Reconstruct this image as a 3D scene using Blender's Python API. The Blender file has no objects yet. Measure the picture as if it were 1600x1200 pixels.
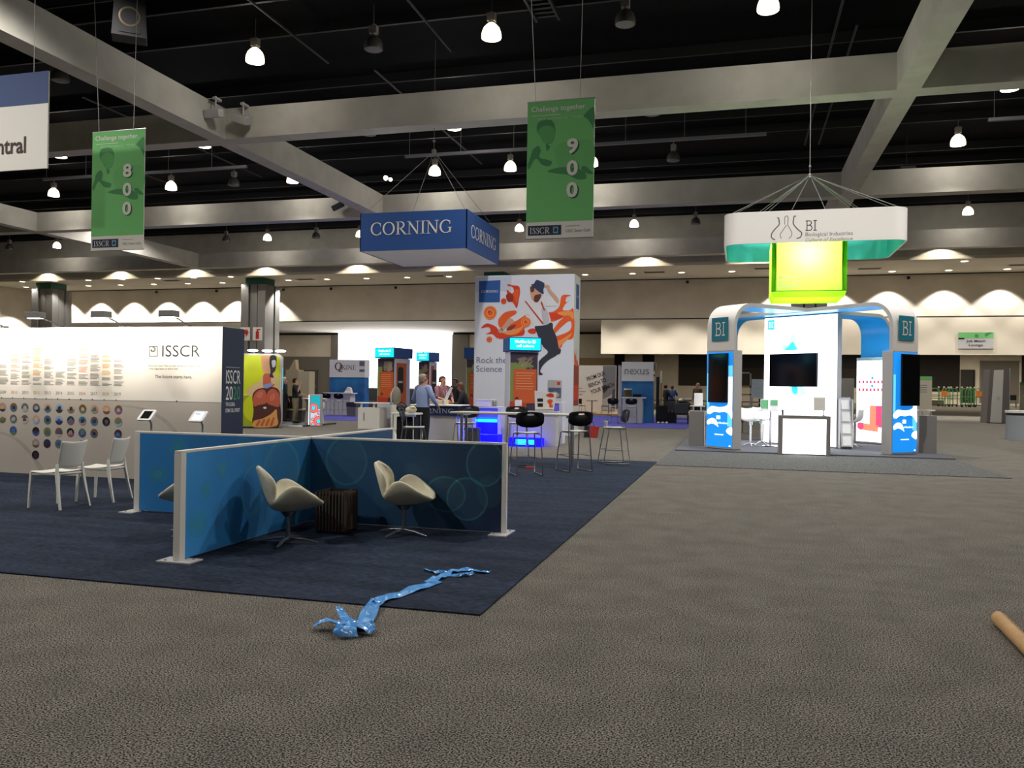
import bpy, bmesh, math, random
from mathutils import Vector, Matrix
random.seed(7)
scn = bpy.context.scene
COL = scn.collection
R = math.radians
PI = math.pi

# ---------------------------------------------------------------- camera, world, exposure
F_PX = 1310.0
cam_d = bpy.data.cameras.new('camera'); cam = bpy.data.objects.new('camera', cam_d); COL.objects.link(cam)
cam_d.sensor_fit = 'HORIZONTAL'; cam_d.sensor_width = 36.0; cam_d.lens = 36.0 * F_PX / 1600.0
cam_d.clip_start = 0.05; cam_d.clip_end = 400
cam.matrix_world = Matrix.Translation((0, 0, 1.6)) @ Matrix.Rotation(R(15.2), 4, 'Z') @ Matrix.Rotation(R(90.22), 4, 'X') @ Matrix.Rotation(R(0.8), 4, 'Z')
scn.camera = cam
w = bpy.data.worlds.new('world'); scn.world = w; w.use_nodes = True
w.node_tree.nodes['Background'].inputs[0].default_value = (0.5, 0.52, 0.55, 1)
w.node_tree.nodes['Background'].inputs[1].default_value = 0.02
vs = scn.view_settings
vs.view_transform = 'Standard'; vs.look = 'None'; vs.gamma = 1.0; vs.exposure = 0.0; vs.use_curve_mapping = False
scn.cycles.max_bounces = 6; scn.cycles.diffuse_bounces = 3; scn.cycles.glossy_bounces = 2
scn.cycles.transmission_bounces = 2; scn.cycles.transparent_max_bounces = 8; scn.cycles.caustics_reflective = False; scn.cycles.caustics_refractive = False
scn.cycles.sample_clamp_indirect = 4.0

WARM = (1.0, 0.89, 0.72); NEUT = (1.0, 0.965, 0.92); COOLW = (0.86, 0.93, 1.0)
LIGHT_GAIN = 1.0
def spot(name, loc, aim, power, ang, blend=0.3, col=NEUT, rad=0.12):
    l = bpy.data.lights.new(name, 'SPOT'); l.energy = power * LIGHT_GAIN; l.spot_size = R(ang); l.spot_blend = blend; l.color = col; l.shadow_soft_size = rad
    o = bpy.data.objects.new(name, l); COL.objects.link(o); o.location = loc
    d = Vector(aim) - Vector(loc); o.rotation_euler = d.to_track_quat('-Z', 'Y').to_euler(); return o
def point(name, loc, power, col=NEUT, rad=0.2):
    l = bpy.data.lights.new(name, 'POINT'); l.energy = power * LIGHT_GAIN; l.color = col; l.shadow_soft_size = rad
    o = bpy.data.objects.new(name, l); COL.objects.link(o); o.location = loc; return o
def area(name, loc, aim, power, sx, sy, col=NEUT):
    l = bpy.data.lights.new(name, 'AREA'); l.energy = power * LIGHT_GAIN; l.color = col; l.shape = 'RECTANGLE'; l.size = sx; l.size_y = sy
    o = bpy.data.objects.new(name, l); COL.objects.link(o); o.location = loc
    d = Vector(aim) - Vector(loc); o.rotation_euler = d.to_track_quat('-Z', 'Y').to_euler(); return o

# high-bay lamps that burn: the rows of the hall (the unseen ones are added to light near floor, banners and ring)
P_BAY = 2900.0
BAY_Z = 12.0
BAY_UNSEEN = [(-17, 5.5, 1.05), (12.6, 44, .8), (-15.2, 15.9, .6), (.6, 15.9, .95), (8.5, 15.9, .6), (8.5, 23.9, .8), (16.4, 23.9, .8), (16.4, 32, .6), (24, 39, .5), (-30.6, 23.9, .7), (-7.3, 8, .17), (4.5, 8, .22), (16.4, 12, .8),
                 (0.6, -3, .26), (-11, -1, 1.0), (12, -1, .28), (-22, 10, .5), (-2.8, 46.5, .5), (-14.3, 46.5, .5), (-26, 46.5, .5), (-38, 46.5, .5), (9, 46.5, .5), (21, 54, .5), (30, 46, .5), (36, 30, .6), (-50, 40, .5), (-46, 30, .5)]
for i, (x, y, k) in enumerate(BAY_UNSEEN):
    spot('bay_light', (x, y, BAY_Z - .1), (x, y, 0), P_BAY * k, 152 if y < 20 else 164 if y == 46.5 else 125, .5 if y < 20 else .25 if y == 46.5 else .9, NEUT, .25)
# scallops of the downlights on the back header wall and on the soffit fascia
for x in (-62.5, -60.4, -56.8, -53.2, -49.6, -46.0, -42.5, -38.9, 2.9, 6.5, 10.07, 13.7, 17.2, 20.7, 24.2):
    if x < -61: continue
    pw = 2000 if x < 0 else 1250
    spot('wall_washer', (x, 63.3, 9.9), (x, 63.3, 0), pw, 95, .28, NEUT, .08)
spot('wall_washer', (-61.3, 61.4, 9.9), (-61.3, 61.4, 0), 2000, 95, .12, NEUT, .05)
for i in range(8): spot('downlight_beam', (-62.1 + i * 3.37, 58.4, 9.9), (-62.1 + i * 3.37, 58.4, 0), 700, 110, .4, NEUT, .1)
for i in range(5): spot('downlight_beam', (-35.3 + i * 3.43, 60.6, 9.9), (-35.3 + i * 3.43, 60.6, 0), 2400, 96, .3, NEUT, .1)
for i in range(5): spot('downlight_beam', (-11.14 + i * 3.5, 61.2, 9.9), (-11.14 + i * 3.5, 61.2, 0), 1900, 90, .45, NEUT, .1)
for i in range(8): spot('downlight_beam', (10.1 + i * 3.57, 60.6, 9.9), (10.1 + i * 3.57, 60.6, 0), 900, 90, .4, NEUT, .1)
for x in (-56.2, -49.0, -41.9, -35.6, -27.8, -20.6, -13.46, -6.3, .8, 12.05, 19.2):
    spot('fascia_washer', (x, 57.0, 10.95), (x, 57.0, 0), 260, 134, .15, WARM, .04)

# ---------------------------------------------------------------- materials
def lin(c):
    if isinstance(c, str):
        c = c.lstrip('#'); c = [int(c[i:i+2], 16) / 255 for i in (0, 2, 4)]
        c = [(v / 12.92 if v <= .04045 else ((v + .055) / 1.055) ** 2.4) for v in c]
    return (c[0], c[1], c[2], 1.0)
MATS = {}
def mat(name, col='#888888', rough=.6, metal=0.0, emit=None, es=1.0, spec=.4, alpha=1.0):
    if name in MATS: return MATS[name]
    m = bpy.data.materials.new(name); m.use_nodes = True
    b = m.node_tree.nodes['Principled BSDF']
    b.inputs['Base Color'].default_value = lin(col); b.inputs['Roughness'].default_value = rough; b.inputs['Metallic'].default_value = metal
    b.inputs['Specular IOR Level'].default_value = spec; b.inputs['Alpha'].default_value = alpha
    if emit is not None:
        b.inputs['Emission Color'].default_value = lin(emit); b.inputs['Emission Strength'].default_value = es
    MATS[name] = m; return m
def nodes(m):
    nt = m.node_tree; return nt, nt.nodes, nt.links, nt.nodes['Principled BSDF']
def noise_col(m, c1, c2, scale, detail=4, stretch=(1, 1, 1), bump=0.0, bscale=None, lo=.35, hi=.65, patch=None):
    nt, N, L, b = nodes(m)
    tc = N.new('ShaderNodeTexCoord'); mp = N.new('ShaderNodeMapping'); mp.inputs['Scale'].default_value = stretch
    L.new(tc.outputs['Object'], mp.inputs[0])
    nz = N.new('ShaderNodeTexNoise'); nz.inputs['Scale'].default_value = scale; nz.inputs['Detail'].default_value = detail
    L.new(mp.outputs[0], nz.inputs['Vector'])
    cr = N.new('ShaderNodeValToRGB'); cr.color_ramp.elements[0].position = lo; cr.color_ramp.elements[1].position = hi
    cr.color_ramp.elements[0].color = lin(c1); cr.color_ramp.elements[1].color = lin(c2)
    L.new(nz.outputs['Fac'], cr.inputs[0]); out = cr.outputs[0]
    if patch:
        n2 = N.new('ShaderNodeTexNoise'); n2.inputs['Scale'].default_value = patch[0]; n2.inputs['Detail'].default_value = 5; L.new(mp.outputs[0], n2.inputs['Vector'])
        r2 = N.new('ShaderNodeMapRange'); r2.inputs['From Min'].default_value = .35; r2.inputs['From Max'].default_value = .65; r2.inputs['To Min'].default_value = patch[1]; r2.inputs['To Max'].default_value = patch[2]
        L.new(n2.outputs['Fac'], r2.inputs[0])
        mx = N.new('ShaderNodeVectorMath'); mx.operation = 'SCALE'; L.new(out, mx.inputs[0]); L.new(r2.outputs[0], mx.inputs['Scale']); out = mx.outputs[0]
    L.new(out, b.inputs['Base Color'])
    if bump:
        bp = N.new('ShaderNodeBump'); bp.inputs['Strength'].default_value = bump; bp.inputs['Distance'].default_value = .01
        L.new(nz.outputs['Fac'], bp.inputs['Height']); L.new(bp.outputs[0], b.inputs['Normal'])
    return m
def seams(m, spacing, width=.012, dark=.55, axis=0, offset=0.0):
    """thin darker joints between carpet strips"""
    nt, N, L, b = nodes(m)
    src = b.inputs['Base Color'].links[0].from_socket
    tc = N.new('ShaderNodeTexCoord'); sx = N.new('ShaderNodeSeparateXYZ'); L.new(tc.outputs['Object'], sx.inputs[0])
    a = N.new('ShaderNodeMath'); a.operation = 'ADD'; a.inputs[1].default_value = offset; L.new(sx.outputs[axis], a.inputs[0])
    p = N.new('ShaderNodeMath'); p.operation = 'PINGPONG'; p.inputs[1].default_value = spacing / 2; L.new(a.outputs[0], p.inputs[0])
    c = N.new('ShaderNodeMath'); c.operation = 'LESS_THAN'; c.inputs[1].default_value = width; L.new(p.outputs[0], c.inputs[0])
    r = N.new('ShaderNodeMapRange'); r.inputs['To Min'].default_value = 1; r.inputs['To Max'].default_value = dark; L.new(c.outputs[0], r.inputs[0])
    mx = N.new('ShaderNodeVectorMath'); mx.operation = 'SCALE'; L.new(src, mx.inputs[0]); L.new(r.outputs[0], mx.inputs['Scale'])
    L.new(mx.outputs[0], b.inputs['Base Color'])

m_floor = noise_col(mat('aisle_carpet', rough=.95, spec=.1), '#171513', '#8b857b', 105, 2, lo=.41, hi=.6, patch=(2.6, .86, 1.08))
seams(m_floor, 4.2, .005, .82, 0, -1.12); seams(m_floor, 6.1, .009, .82, 1, -8.4)
m_navy = noise_col(mat('navy_carpet', rough=.95, spec=.1), '#11151f', '#343e50', 26, 6, stretch=(.6, 3.2, 1), bump=.3, lo=.3, hi=.72, patch=(1.3, .75, 1.2))
m_purple = noise_col(mat('violet_carpet', rough=.95, spec=.1), '#38387a', '#50509c', 20, 4)
m_bicarpet = noise_col(mat('grey_booth_carpet', rough=.95, spec=.1), '#303031', '#70706d', 50, 4)
m_beam = noise_col(mat('beam_paint', rough=.75, spec=.2), '#b9b5a9', '#c5c1b6', 1.2, 3)
m_wall = noise_col(mat('wall_paint', rough=.8, spec=.2), '#d2c9b8', '#ddd4c3', .6, 3)
m_band = mat('cream_panel', '#d8cdb8', .6)
m_soffit = noise_col(mat('soffit_paint', rough=.85, spec=.1), '#d8cfbd', '#e0d8c8', .5, 2)
m_deck = noise_col(mat('black_deck', rough=.9, spec=.1), '#070708', '#0c0c0e', 3, 3)
m_black = mat('black_paint', '#121214', .6); m_duct = mat('dark_duct', '#121214', .6); m_rail = mat('grey_rail', '#77767a', .5, .3)
m_darkwall = mat('dark_fabric_wall', '#2c2724', .9); m_greywall = mat('grey_wall', '#77726a', .85); m_midwall = mat('brown_grey_wall', '#5c544c', .85)
m_col = mat('column_grey', '#777570', .7); m_colgreen = mat('column_green', '#1f5a48', .6)
m_white = mat('white_laminate', '#e8e6e2', .4); m_offw = mat('off_white', '#d9d5cc', .5); m_plast = mat('cream_plastic', '#dedbd0', .42)
m_chrome = mat('chrome', '#c8c9cc', .18, 1.0); m_steel = mat('brushed_steel', '#9a9a9c', .35, .9); m_stoolmetal = mat('silver_tube', '#8c8a86', .35, .8)
m_blackpl = mat('black_plastic', '#121317', .65, spec=.25); m_screen = mat('dark_screen', '#06070a', .12, spec=.6); m_grey = mat('mid_grey', '#7d7a76', .6); m_lgrey = mat('light_grey', '#b5b3b0', .5)
m_dgrey = mat('dark_grey', '#3a393b', .6); m_text = mat('dark_ink', '#2c2c30', .7); m_whiteink = mat('white_ink', '#e6e4de', .6)
m_corn = mat('corporate_blue', '#1c4a8c', .7); m_cornd = mat('deep_blue', '#16294e', .5)
m_glassw = mat('lens_glow', '#ffffff', .3, emit='#fff3e0', es=16.0)
m_bellon = mat('lit_bell', '#fff4e0', .4, emit='#ffe6c2', es=3.0); m_belloff = mat('dark_bell', '#55544f', .3, .2); m_housing = mat('lamp_housing', '#85837e', .5)
m_dl = mat('downlight_glow', '#ffffff', .3, emit='#ffe9c8', es=6.0)
m_led = mat('blue_led', '#0000ff', .5, emit='#0806ff', es=2.4); m_ledc = mat('cyan_led', '#00c0ff', .5, emit='#18a8ff', es=4.0)
m_litw = mat('lit_white', '#ffffff', .5, emit='#fbfaff', es=3.2); m_litcy = mat('lit_cyan', '#00cfe0', .5, emit='#08c8dc', es=1.25); m_litink = mat('lit_ink', '#ffffff', .5, emit='#ddffff', es=1.6)
m_window = mat('day_window', '#ffffff', .3, emit='#f4f6ff', es=7.0)
m_wire = mat('steel_wire', '#8f8d88', .4, .6)
m_skin = mat('skin', '#b98a6e', .6); m_skin2 = mat('skin_tan', '#8a5c46', .6); m_hairk = mat('hair_black', '#15110f', .5); m_hairg = mat('hair_grey', '#8d867c', .6); m_hairb = mat('hair_brown', '#4a2f22', .5); m_shoe = mat('shoe_black', '#121212', .4)
m_eye = mat('eye_dark', '#1a1512', .3)
# ---------------------------------------------------------------- mesh helpers
def prop(o, label=None, cat=None, group=None, kind=None):
    if label: o['label'] = label
    if cat: o['category'] = cat
    if group: o['group'] = group
    if kind: o['kind'] = kind
    return o
def thing(name, label, cat, loc=(0, 0, 0), rz=0.0, group=None):
    o = bpy.data.objects.new(name, None); COL.objects.link(o)
    o.empty_display_size = .1; o.location = loc; o.rotation_euler = (0, 0, rz)
    return prop(o, label, cat, group)
_TXT = {}
def text_polys(s, bold=0.0, shear=0.0):
    k = (s, bold, shear)
    if k in _TXT: return _TXT[k]
    cu = bpy.data.curves.new('lettering', 'FONT'); cu.body = s; cu.offset = bold; cu.shear = shear; cu.resolution_u = 3; cu.fill_mode = 'FRONT'
    o = bpy.data.objects.new('lettering', cu); me = o.to_mesh()
    vs_ = [(v.co.x, v.co.y) for v in me.vertices]; fs = [tuple(p.vertices) for p in me.polygons]
    o.to_mesh_clear(); bpy.data.objects.remove(o); bpy.data.curves.remove(cu)
    if not vs_: vs_ = [(0, 0), (1, 0), (1, 1)]; fs = [(0, 1, 2)]
    x0 = min(v[0] for v in vs_); x1 = max(v[0] for v in vs_); y0 = min(v[1] for v in vs_); y1 = max(v[1] for v in vs_)
    vs_ = [(a - x0, b - y0) for a, b in vs_]
    _TXT[k] = (vs_, fs, x1 - x0, y1 - y0); return _TXT[k]
# serif capitals drawn stroke by stroke (unit height)
def _rib(pts, ws):
    q = []; n = len(pts); L = []
    for i in range(n):
        a = Vector(pts[max(i-1, 0)]); b = Vector(pts[min(i+1, n-1)]); d = (b - a).normalized(); nrm = Vector((-d.y, d.x)); p = Vector(pts[i]); wv = ws[i] / 2
        L.append((p + nrm * wv, p - nrm * wv))
    for i in range(n-1): q.append([tuple(L[i][0]), tuple(L[i][1]), tuple(L[i+1][1]), tuple(L[i+1][0])])
    return q
def _arc(cx, cy, rx, ry, a0, a1, n, wf):
    P = []; W = []
    for i in range(n+1):
        a = R(a0 + (a1 - a0) * i / n); P.append((cx + rx * math.cos(a), cy + ry * math.sin(a))); W.append(wf(a))
    return _rib(P, W)
def _bx(x0, x1, y0, y1): return [[(x0, y0), (x1, y0), (x1, y1), (x0, y1)]]
def _glyph(c):
    t, k = .05, .125
    rw = lambda a: t + (k - t) * abs(math.cos(a)) ** 1.3
    if c in 'CG':
        q = _arc(.46, .5, .4, .475, 48, 318, 22, rw) + _bx(.73, .77, .66, .93)
        if c == 'G': q += _bx(.70, .81, .06, .42) + _bx(.6, .9, .40, .44); return q, .96
        q += _bx(.75, .79, .06, .28); return q, .88
    if c in 'OQ':
        q = _arc(.47, .5, .4, .475, 0, 360, 28, rw)
        if c == 'Q': q += _rib([(.45, .1), (.62, -.1), (.95, -.2)], [.05, .1, .05])
        return q, .98
    if c == 'I': return _bx(.12, .24, 0, 1) + _bx(.02, .34, 0, .045) + _bx(.02, .34, .955, 1), .4
    if c == 'R':
        return (_bx(.12, .24, 0, 1) + _bx(.02, .34, 0, .045) + _bx(.02, .24, .955, 1) + _bx(.2, .38, .955, 1) + _bx(.2, .38, .47, .515)
                + _arc(.36, .735, .25, .24, 92, -92, 14, lambda a: t + (k - t) * max(0, math.cos(a))) + _rib([(.34, .5), (.74, .0)], [.1, .13]) + _bx(.66, .86, 0, .045)), .84
    if c == 'N':
        return _bx(.13, .18, 0, 1) + _bx(.76, .81, 0, 1) + _rib([(.13, .98), (.8, .02)], [.13, .13]) + _bx(.02, .3, 0, .045) + _bx(.0, .2, .955, 1) + _bx(.64, .93, .955, 1), .97
    if c == 'K':
        return _bx(.12, .24, 0, 1) + _bx(.02, .34, 0, .045) + _bx(.02, .34, .955, 1) + _rib([(.22, .42), (.7, .98)], [.05, .05]) + _rib([(.36, .58), (.78, .0)], [.12, .13]) + _bx(.58, .82, .955, 1) + _bx(.66, .9, 0, .045), .9
    if c == 'E':
        return _bx(.12, .24, 0, 1) + _bx(.02, .66, 0, .045) + _bx(.02, .64, .955, 1) + _bx(.2, .5, .49, .535) + _bx(.62, .66, 0, .2) + _bx(.6, .64, .8, 1), .72
    if c == 'S':
        P = [(.5, .8), (.44, .92), (.3, .965), (.16, .9), (.12, .76), (.2, .62), (.38, .48), (.5, .36), (.51, .2), (.42, .06), (.26, .03), (.12, .09), (.06, .22)]
        W = [.05, .05, .05, .08, .11, .13, .13, .13, .11, .08, .05, .05, .05]
        return _rib(P, W) + _bx(.5, .54, .68, .95) + _bx(.03, .07, .05, .3), .62
    return [], .4
def serif_polys(s):
    k = ('serif', s)
    if k in _TXT: return _TXT[k]
    V = []; Fc = []; x = 0
    for c in s:
        q, adv = _glyph(c)
        for poly in q:
            b = len(V); V += [(x + p[0], p[1]) for p in poly]; Fc.append(tuple(range(b, b + len(poly))))
        x += adv + .03
    x0 = min(v[0] for v in V); V = [(a - x0, b) for a, b in V]; x1 = max(v[0] for v in V)
    _TXT[k] = (V, Fc, x1, 1.0); return _TXT[k]
def smooth2(pts, n=4):
    out = []; N_ = len(pts)
    for i in range(N_):
        p0, p1, p2, p3 = (Vector(pts[(i + j - 1) % N_]) for j in range(4))
        for k in range(n):
            t = k / n
            out.append(tuple(.5 * ((2 * p1) + (p2 - p0) * t + (2 * p0 - 5 * p1 + 4 * p2 - p3) * t * t + (3 * p1 - p0 - 3 * p2 + p3) * t ** 3)))
    return out
def smooth3(pts, n=5):
    P = [Vector(p) for p in pts]; out = []
    for i in range(len(P) - 1):
        p0 = P[max(i-1, 0)]; p1 = P[i]; p2 = P[i+1]; p3 = P[min(i+2, len(P)-1)]
        for k in range(n):
            t = k / n
            out.append(.5 * ((2 * p1) + (p2 - p0) * t + (2 * p0 - 5 * p1 + 4 * p2 - p3) * t * t + (3 * p1 - p0 - 3 * p2 + p3) * t ** 3))
    out.append(P[-1]); return out

class MB:
    """collects shapes in the local space of a thing; build() links them as ONE mesh object"""
    def __init__(s, m=None): s.v = []; s.f = []; s.fm = []; s.fs = []; s.ms = []; s.cur = m or m_grey; s.X = None
    def mi(s, m):
        m = m or s.cur
        if m not in s.ms: s.ms.append(m)
        return s.ms.index(m)
    def add(s, vs_, fs, m=None, smooth=False):
        b = len(s.v); i = s.mi(m)
        for p in vs_:
            p = Vector(p)
            s.v.append(s.X @ p if s.X else p)
        for f in fs: s.f.append([b + k for k in f]); s.fm.append(i); s.fs.append(smooth)
        return s
    def box(s, x0, x1, y0, y1, z0, z1, m=None):
        v = [(x0, y0, z0), (x1, y0, z0), (x1, y1, z0), (x0, y1, z0), (x0, y0, z1), (x1, y0, z1), (x1, y1, z1), (x0, y1, z1)]
        return s.add(v, [(0, 3, 2, 1), (4, 5, 6, 7), (0, 1, 5, 4), (1, 2, 6, 5), (2, 3, 7, 6), (3, 0, 4, 7)], m)
    def cbox(s, c, d, m=None): return s.box(c[0]-d[0]/2, c[0]+d[0]/2, c[1]-d[1]/2, c[1]+d[1]/2, c[2]-d[2]/2, c[2]+d[2]/2, m)
    def prism(s, poly, O, Rv, U, depth, m=None, smooth=False):
        """2-D outline in the frame (O, Rv, U) pushed back by depth along -(Rv x U)"""
        O = Vector(O); Rv = Vector(Rv); U = Vector(U); Nn = Rv.cross(U).normalized(); n = len(poly)
        a = [O + Rv * p[0] + U * p[1] for p in poly]; b = [q - Nn * depth for q in a]
        s.add(a + b, [tuple(range(n))] + [tuple(range(2*n-1, n-1, -1))], m)
        s.add(a + b, [(i, i + n, (i + 1) % n + n, (i + 1) % n) for i in range(n)], m, smooth); return s
    def flat(s, poly, O, Rv, U, off=.004, m=None):
        O = Vector(O); Rv = Vector(Rv); U = Vector(U); Nn = Rv.cross(U).normalized()
        return s.add([O + Rv * p[0] + U * p[1] + Nn * off for p in poly], [tuple(range(len(poly)))], m)
    def text(s, st, O, Rv, U, h=None, w=None, m=None, off=.006, bold=0.0, shear=0.0, serif=False, center=False):
        V, Fc, tw, th = serif_polys(st) if serif else text_polys(st, bold, shear)
        sx = sy = 1.0
        if h and w: sx, sy = w / tw, h / th
        elif h: sx = sy = h / th
        elif w: sx = sy = w / tw
        O = Vector(O); Rv = Vector(Rv); U = Vector(U); Nn = Rv.cross(U).normalized(); dx = -tw * sx / 2 if center else 0
        return s.add([O + Rv * (a * sx + dx) + U * (b * sy) + Nn * off for a, b in V], Fc, m)
    def tube(s, pts, r, n=8, m=None, caps=True, smooth=True, sq=None):
        P = [Vector(p) for p in pts]; k = len(P); rs = r if isinstance(r, (list, tuple)) else [r] * k
        vs_ = []; prev = None
        for i in range(k):
            d = (P[min(i+1, k-1)] - P[max(i-1, 0)]).normalized()
            if prev is None:
                a = Vector((0, 0, 1)) if abs(d.z) < .9 else Vector((1, 0, 0)); u = d.cross(a).normalized()
            else:
                u = (prev - d * prev.dot(d)); u = u.normalized() if u.length > 1e-6 else d.orthogonal().normalized()
            prev = u; v2 = d.cross(u)
            for j in range(n):
                t = 2 * PI * j / n + (PI / n if n == 4 else 0); vs_.append(P[i] + (u * math.cos(t) + v2 * math.sin(t) * (sq or 1)) * rs[i])
        fs = [(i*n + j, i*n + (j+1) % n, (i+1)*n + (j+1) % n, (i+1)*n + j) for i in range(k-1) for j in range(n)]
        s.add(vs_, fs, m, smooth and n > 4)
        if caps: s.add(vs_, [tuple(range(n-1, -1, -1)), tuple(range((k-1)*n, k*n))], m)
        return s
    def lathe(s, prof, n=16, at=(0, 0, 0), m=None, smooth=True, sx=1, sy=1):
        vs_ = []; k = len(prof)
        for r, z in prof:
            for j in range(n):
                t = 2 * PI * j / n; vs_.append((at[0] + r * math.cos(t) * sx, at[1] + r * math.sin(t) * sy, at[2] + z))
        fs = [(i*n + j, i*n + (j+1) % n, (i+1)*n + (j+1) % n, (i+1)*n + j) for i in range(k-1) for j in range(n)]
        return s.add(vs_, fs, m, smooth)
    def cyl(s, at, r, z0, z1, n=16, m=None, r2=None):
        r2 = r if r2 is None else r2
        return s.lathe([(0.0001, z0), (r, z0)], n, at, m, False).lathe([(r, z0), (r2, z1)], n, at, m).lathe([(r2, z1), (0.0001, z1)], n, at, m, False)
    def ball(s, c, rx, ry=None, rz=None, n=12, k=8, m=None):
        ry = ry or rx; rz = rz or rx
        return s.lathe([(max(1e-4, math.sin(PI*i/k)) , -math.cos(PI*i/k) * rz) for i in range(k+1)], n, c, m, True, rx, ry)
    def loft(s, rings, n=14, m=None, caps=True, pw=1.0):
        """rings of (cx, cy, z, rx, ry)"""
        vs_ = []
        for cx, cy, z, rx, ry in rings:
            for j in range(n):
                t = 2*PI*j/n; c, d = math.cos(t), math.sin(t)
                vs_.append((cx + rx * math.copysign(abs(c)**pw, c), cy + ry * math.copysign(abs(d)**pw, d), z))
        k = len(rings)
        fs = [(i*n + j, i*n + (j+1) % n, (i+1)*n + (j+1) % n, (i+1)*n + j) for i in range(k-1) for j in range(n)]
        s.add(vs_, fs, m, True)
        if caps: s.add(vs_, [tuple(range(n-1, -1, -1)), tuple(range((k-1)*n, k*n))], m)
        return s
    def grid(s, P, m=None, smooth=True, thick=None):
        nu = len(P); nv = len(P[0]); vs_ = [p for row in P for p in row]
        fs = [(i*nv + j, i*nv + j+1, (i+1)*nv + j+1, (i+1)*nv + j) for i in range(nu-1) for j in range(nv-1)]
        return s.add(vs_, fs, m, smooth)
    def build(s, name, parent=None, bevel=0.0, solid=0.0, sub=0, label=None, weld=False):
        me = bpy.data.meshes.new(name); me.from_pydata([tuple(v) for v in s.v], [], s.f); me.validate(verbose=False)
        for m in s.ms: me.materials.append(m)
        if len(me.polygons) == len(s.fm):
            me.polygons.foreach_set('material_index', s.fm); me.polygons.foreach_set('use_smooth', s.fs)
        o = bpy.data.objects.new(name, me); COL.objects.link(o)
        if parent: o.parent = parent
        if weld:
            bm = bmesh.new(); bm.from_mesh(me); bmesh.ops.remove_doubles(bm, verts=bm.verts, dist=1e-5); bm.to_mesh(me); bm.free()
        if solid: md = o.modifiers.new('solid', 'SOLIDIFY'); md.thickness = solid; md.offset = 0
        if sub: md = o.modifiers.new('sub', 'SUBSURF'); md.levels = sub; md.render_levels = sub
        if bevel:
            md = o.modifiers.new('bevel', 'BEVEL'); md.width = bevel; md.segments = 2; md.limit_method = 'ANGLE'; md.angle_limit = R(40)
        if label: o['label'] = label
        return o
def struct(name, mb, parent=None, **k):
    o = mb.build(name, parent, **k)
    if not parent: o['kind'] = 'structure'
    return o
def dup(root, loc, rz=None, label=None, group=None):
    r = root.copy(); COL.objects.link(r); r.location = loc
    if rz is not None: r.rotation_euler = (0, 0, rz)
    if label: r['label'] = label
    if group: r['group'] = group
    for ch in [o for o in CHILD(root)]:
        c = ch.copy(); COL.objects.link(c); c.parent = r
        for g in CHILD(ch):
            d = g.copy(); COL.objects.link(d); d.parent = c
    return r
def CHILD(o): return [c for c in bpy.data.objects if c.parent == o]
XR, YU, ZU = Vector((1, 0, 0)), Vector((0, 1, 0)), Vector((0, 0, 1))
def rect(x0, x1, y0, y1): return [(x0, y0), (x1, y0), (x1, y1), (x0, y1)]
def disc2(cx, cy, rx, ry=None, n=20, a0=0, a1=360):
    ry = ry or rx; k = n if a1 - a0 >= 360 else n + 1
    return [(cx + rx * math.cos(R(a0 + (a1 - a0) * i / n)), cy + ry * math.sin(R(a0 + (a1 - a0) * i / n))) for i in range(k)]
def rrect(x0, x1, y0, y1, r, n=5):
    out = []
    for cx, cy, a in ((x1 - r, y0 + r, -90), (x1 - r, y1 - r, 0), (x0 + r, y1 - r, 90), (x0 + r, y0 + r, 180)):
        for i in range(n + 1): t = R(a + 90 * i / n); out.append((cx + r * math.cos(t), cy + r * math.sin(t)))
    return out
ORD = ['first', 'second', 'third', 'fourth', 'fifth', 'sixth', 'seventh', 'eighth', 'ninth', 'tenth', 'eleventh', 'twelfth', 'thirteenth', 'fourteenth', 'fifteenth', 'sixteenth', 'seventeenth']
# ---------------------------------------------------------------- the hall
struct('floor', MB(m_floor).box(-70, 60, -16, 132, -.1, 0))
struct('ceiling', MB(m_deck).box(-70, 60, -16, 58, 13.4, 13.6))
struct('wall_front', MB(m_wall).box(-70, 60, -16.3, -16, 0, 13.6))
struct('wall_right', MB(m_wall).box(60, 60.3, -16, 132, 0, 13.6))
struct('wall_left', MB(m_wall).box(-64.4, -64, -16, 80, 0, 13.6))
def ybeam(x): return MB(m_beam).box(x - .33, x + .33, -16, 57.7, 10.4, 11.5)
for x in (-63.5, -40.4, -18.35, 4.62, 27.4, 50.2): struct('ceiling_beam', ybeam(x))
for y, x0, x1 in ((-1.2, -64, 60), (12.6, -64, 60), (26.75, -64, 60), (40.6, -64, 60), (55.9, -64, 60)):
    xs = [x0] + [q for x in (-63.5, -40.4, -18.35, 4.62, 27.4, 50.2) for q in (x - .33, x + .33)] + [x1]
    mb = MB(m_beam)
    for a, b in zip(xs[::2], xs[1::2]):
        if b - a > .1: mb.box(a, b, y - .35, y + .35, 10.4, 11.5)
    struct('ceiling_beam', mb)
# deck ribs, bar joists and conduits in the black void
mb = MB(m_duct)
for i in range(18):
    y = 15.2 + i * 2.35
    if min(abs(y - b) for b in (26.75, 40.6, 55.9)) < .6: continue
    mb.box(-63, 55, y - .05, y + .05, 13.05, 13.4)
struct('ceiling_joist', mb)
mb = MB(m_duct)
for x, y0, y1 in ((-9.4, 15, 26.3), (-13.9, 15, 26.3), (2.7, 15, 40), (3.3, 27.2, 40), (-12.6, 27.2, 40), (12, 27.2, 40), (-25, 27.2, 40), (-31, 15, 40), (-48, 20, 40)):
    mb.tube([(x, y0, 12.75), (x, y1, 12.75)], .04, 6)
mb.tube([(-63, 33.1, 12.5), (40, 33.1, 12.5)], .05, 6); mb.tube([(-63, 46.5, 12.4), (40, 46.5, 12.4)], .06, 6); mb.tube([(-63, 20.2, 12.6), (40, 20.2, 12.6)], .04, 6)
struct('ceiling_conduit', mb)
mb = MB(m_duct)
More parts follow.
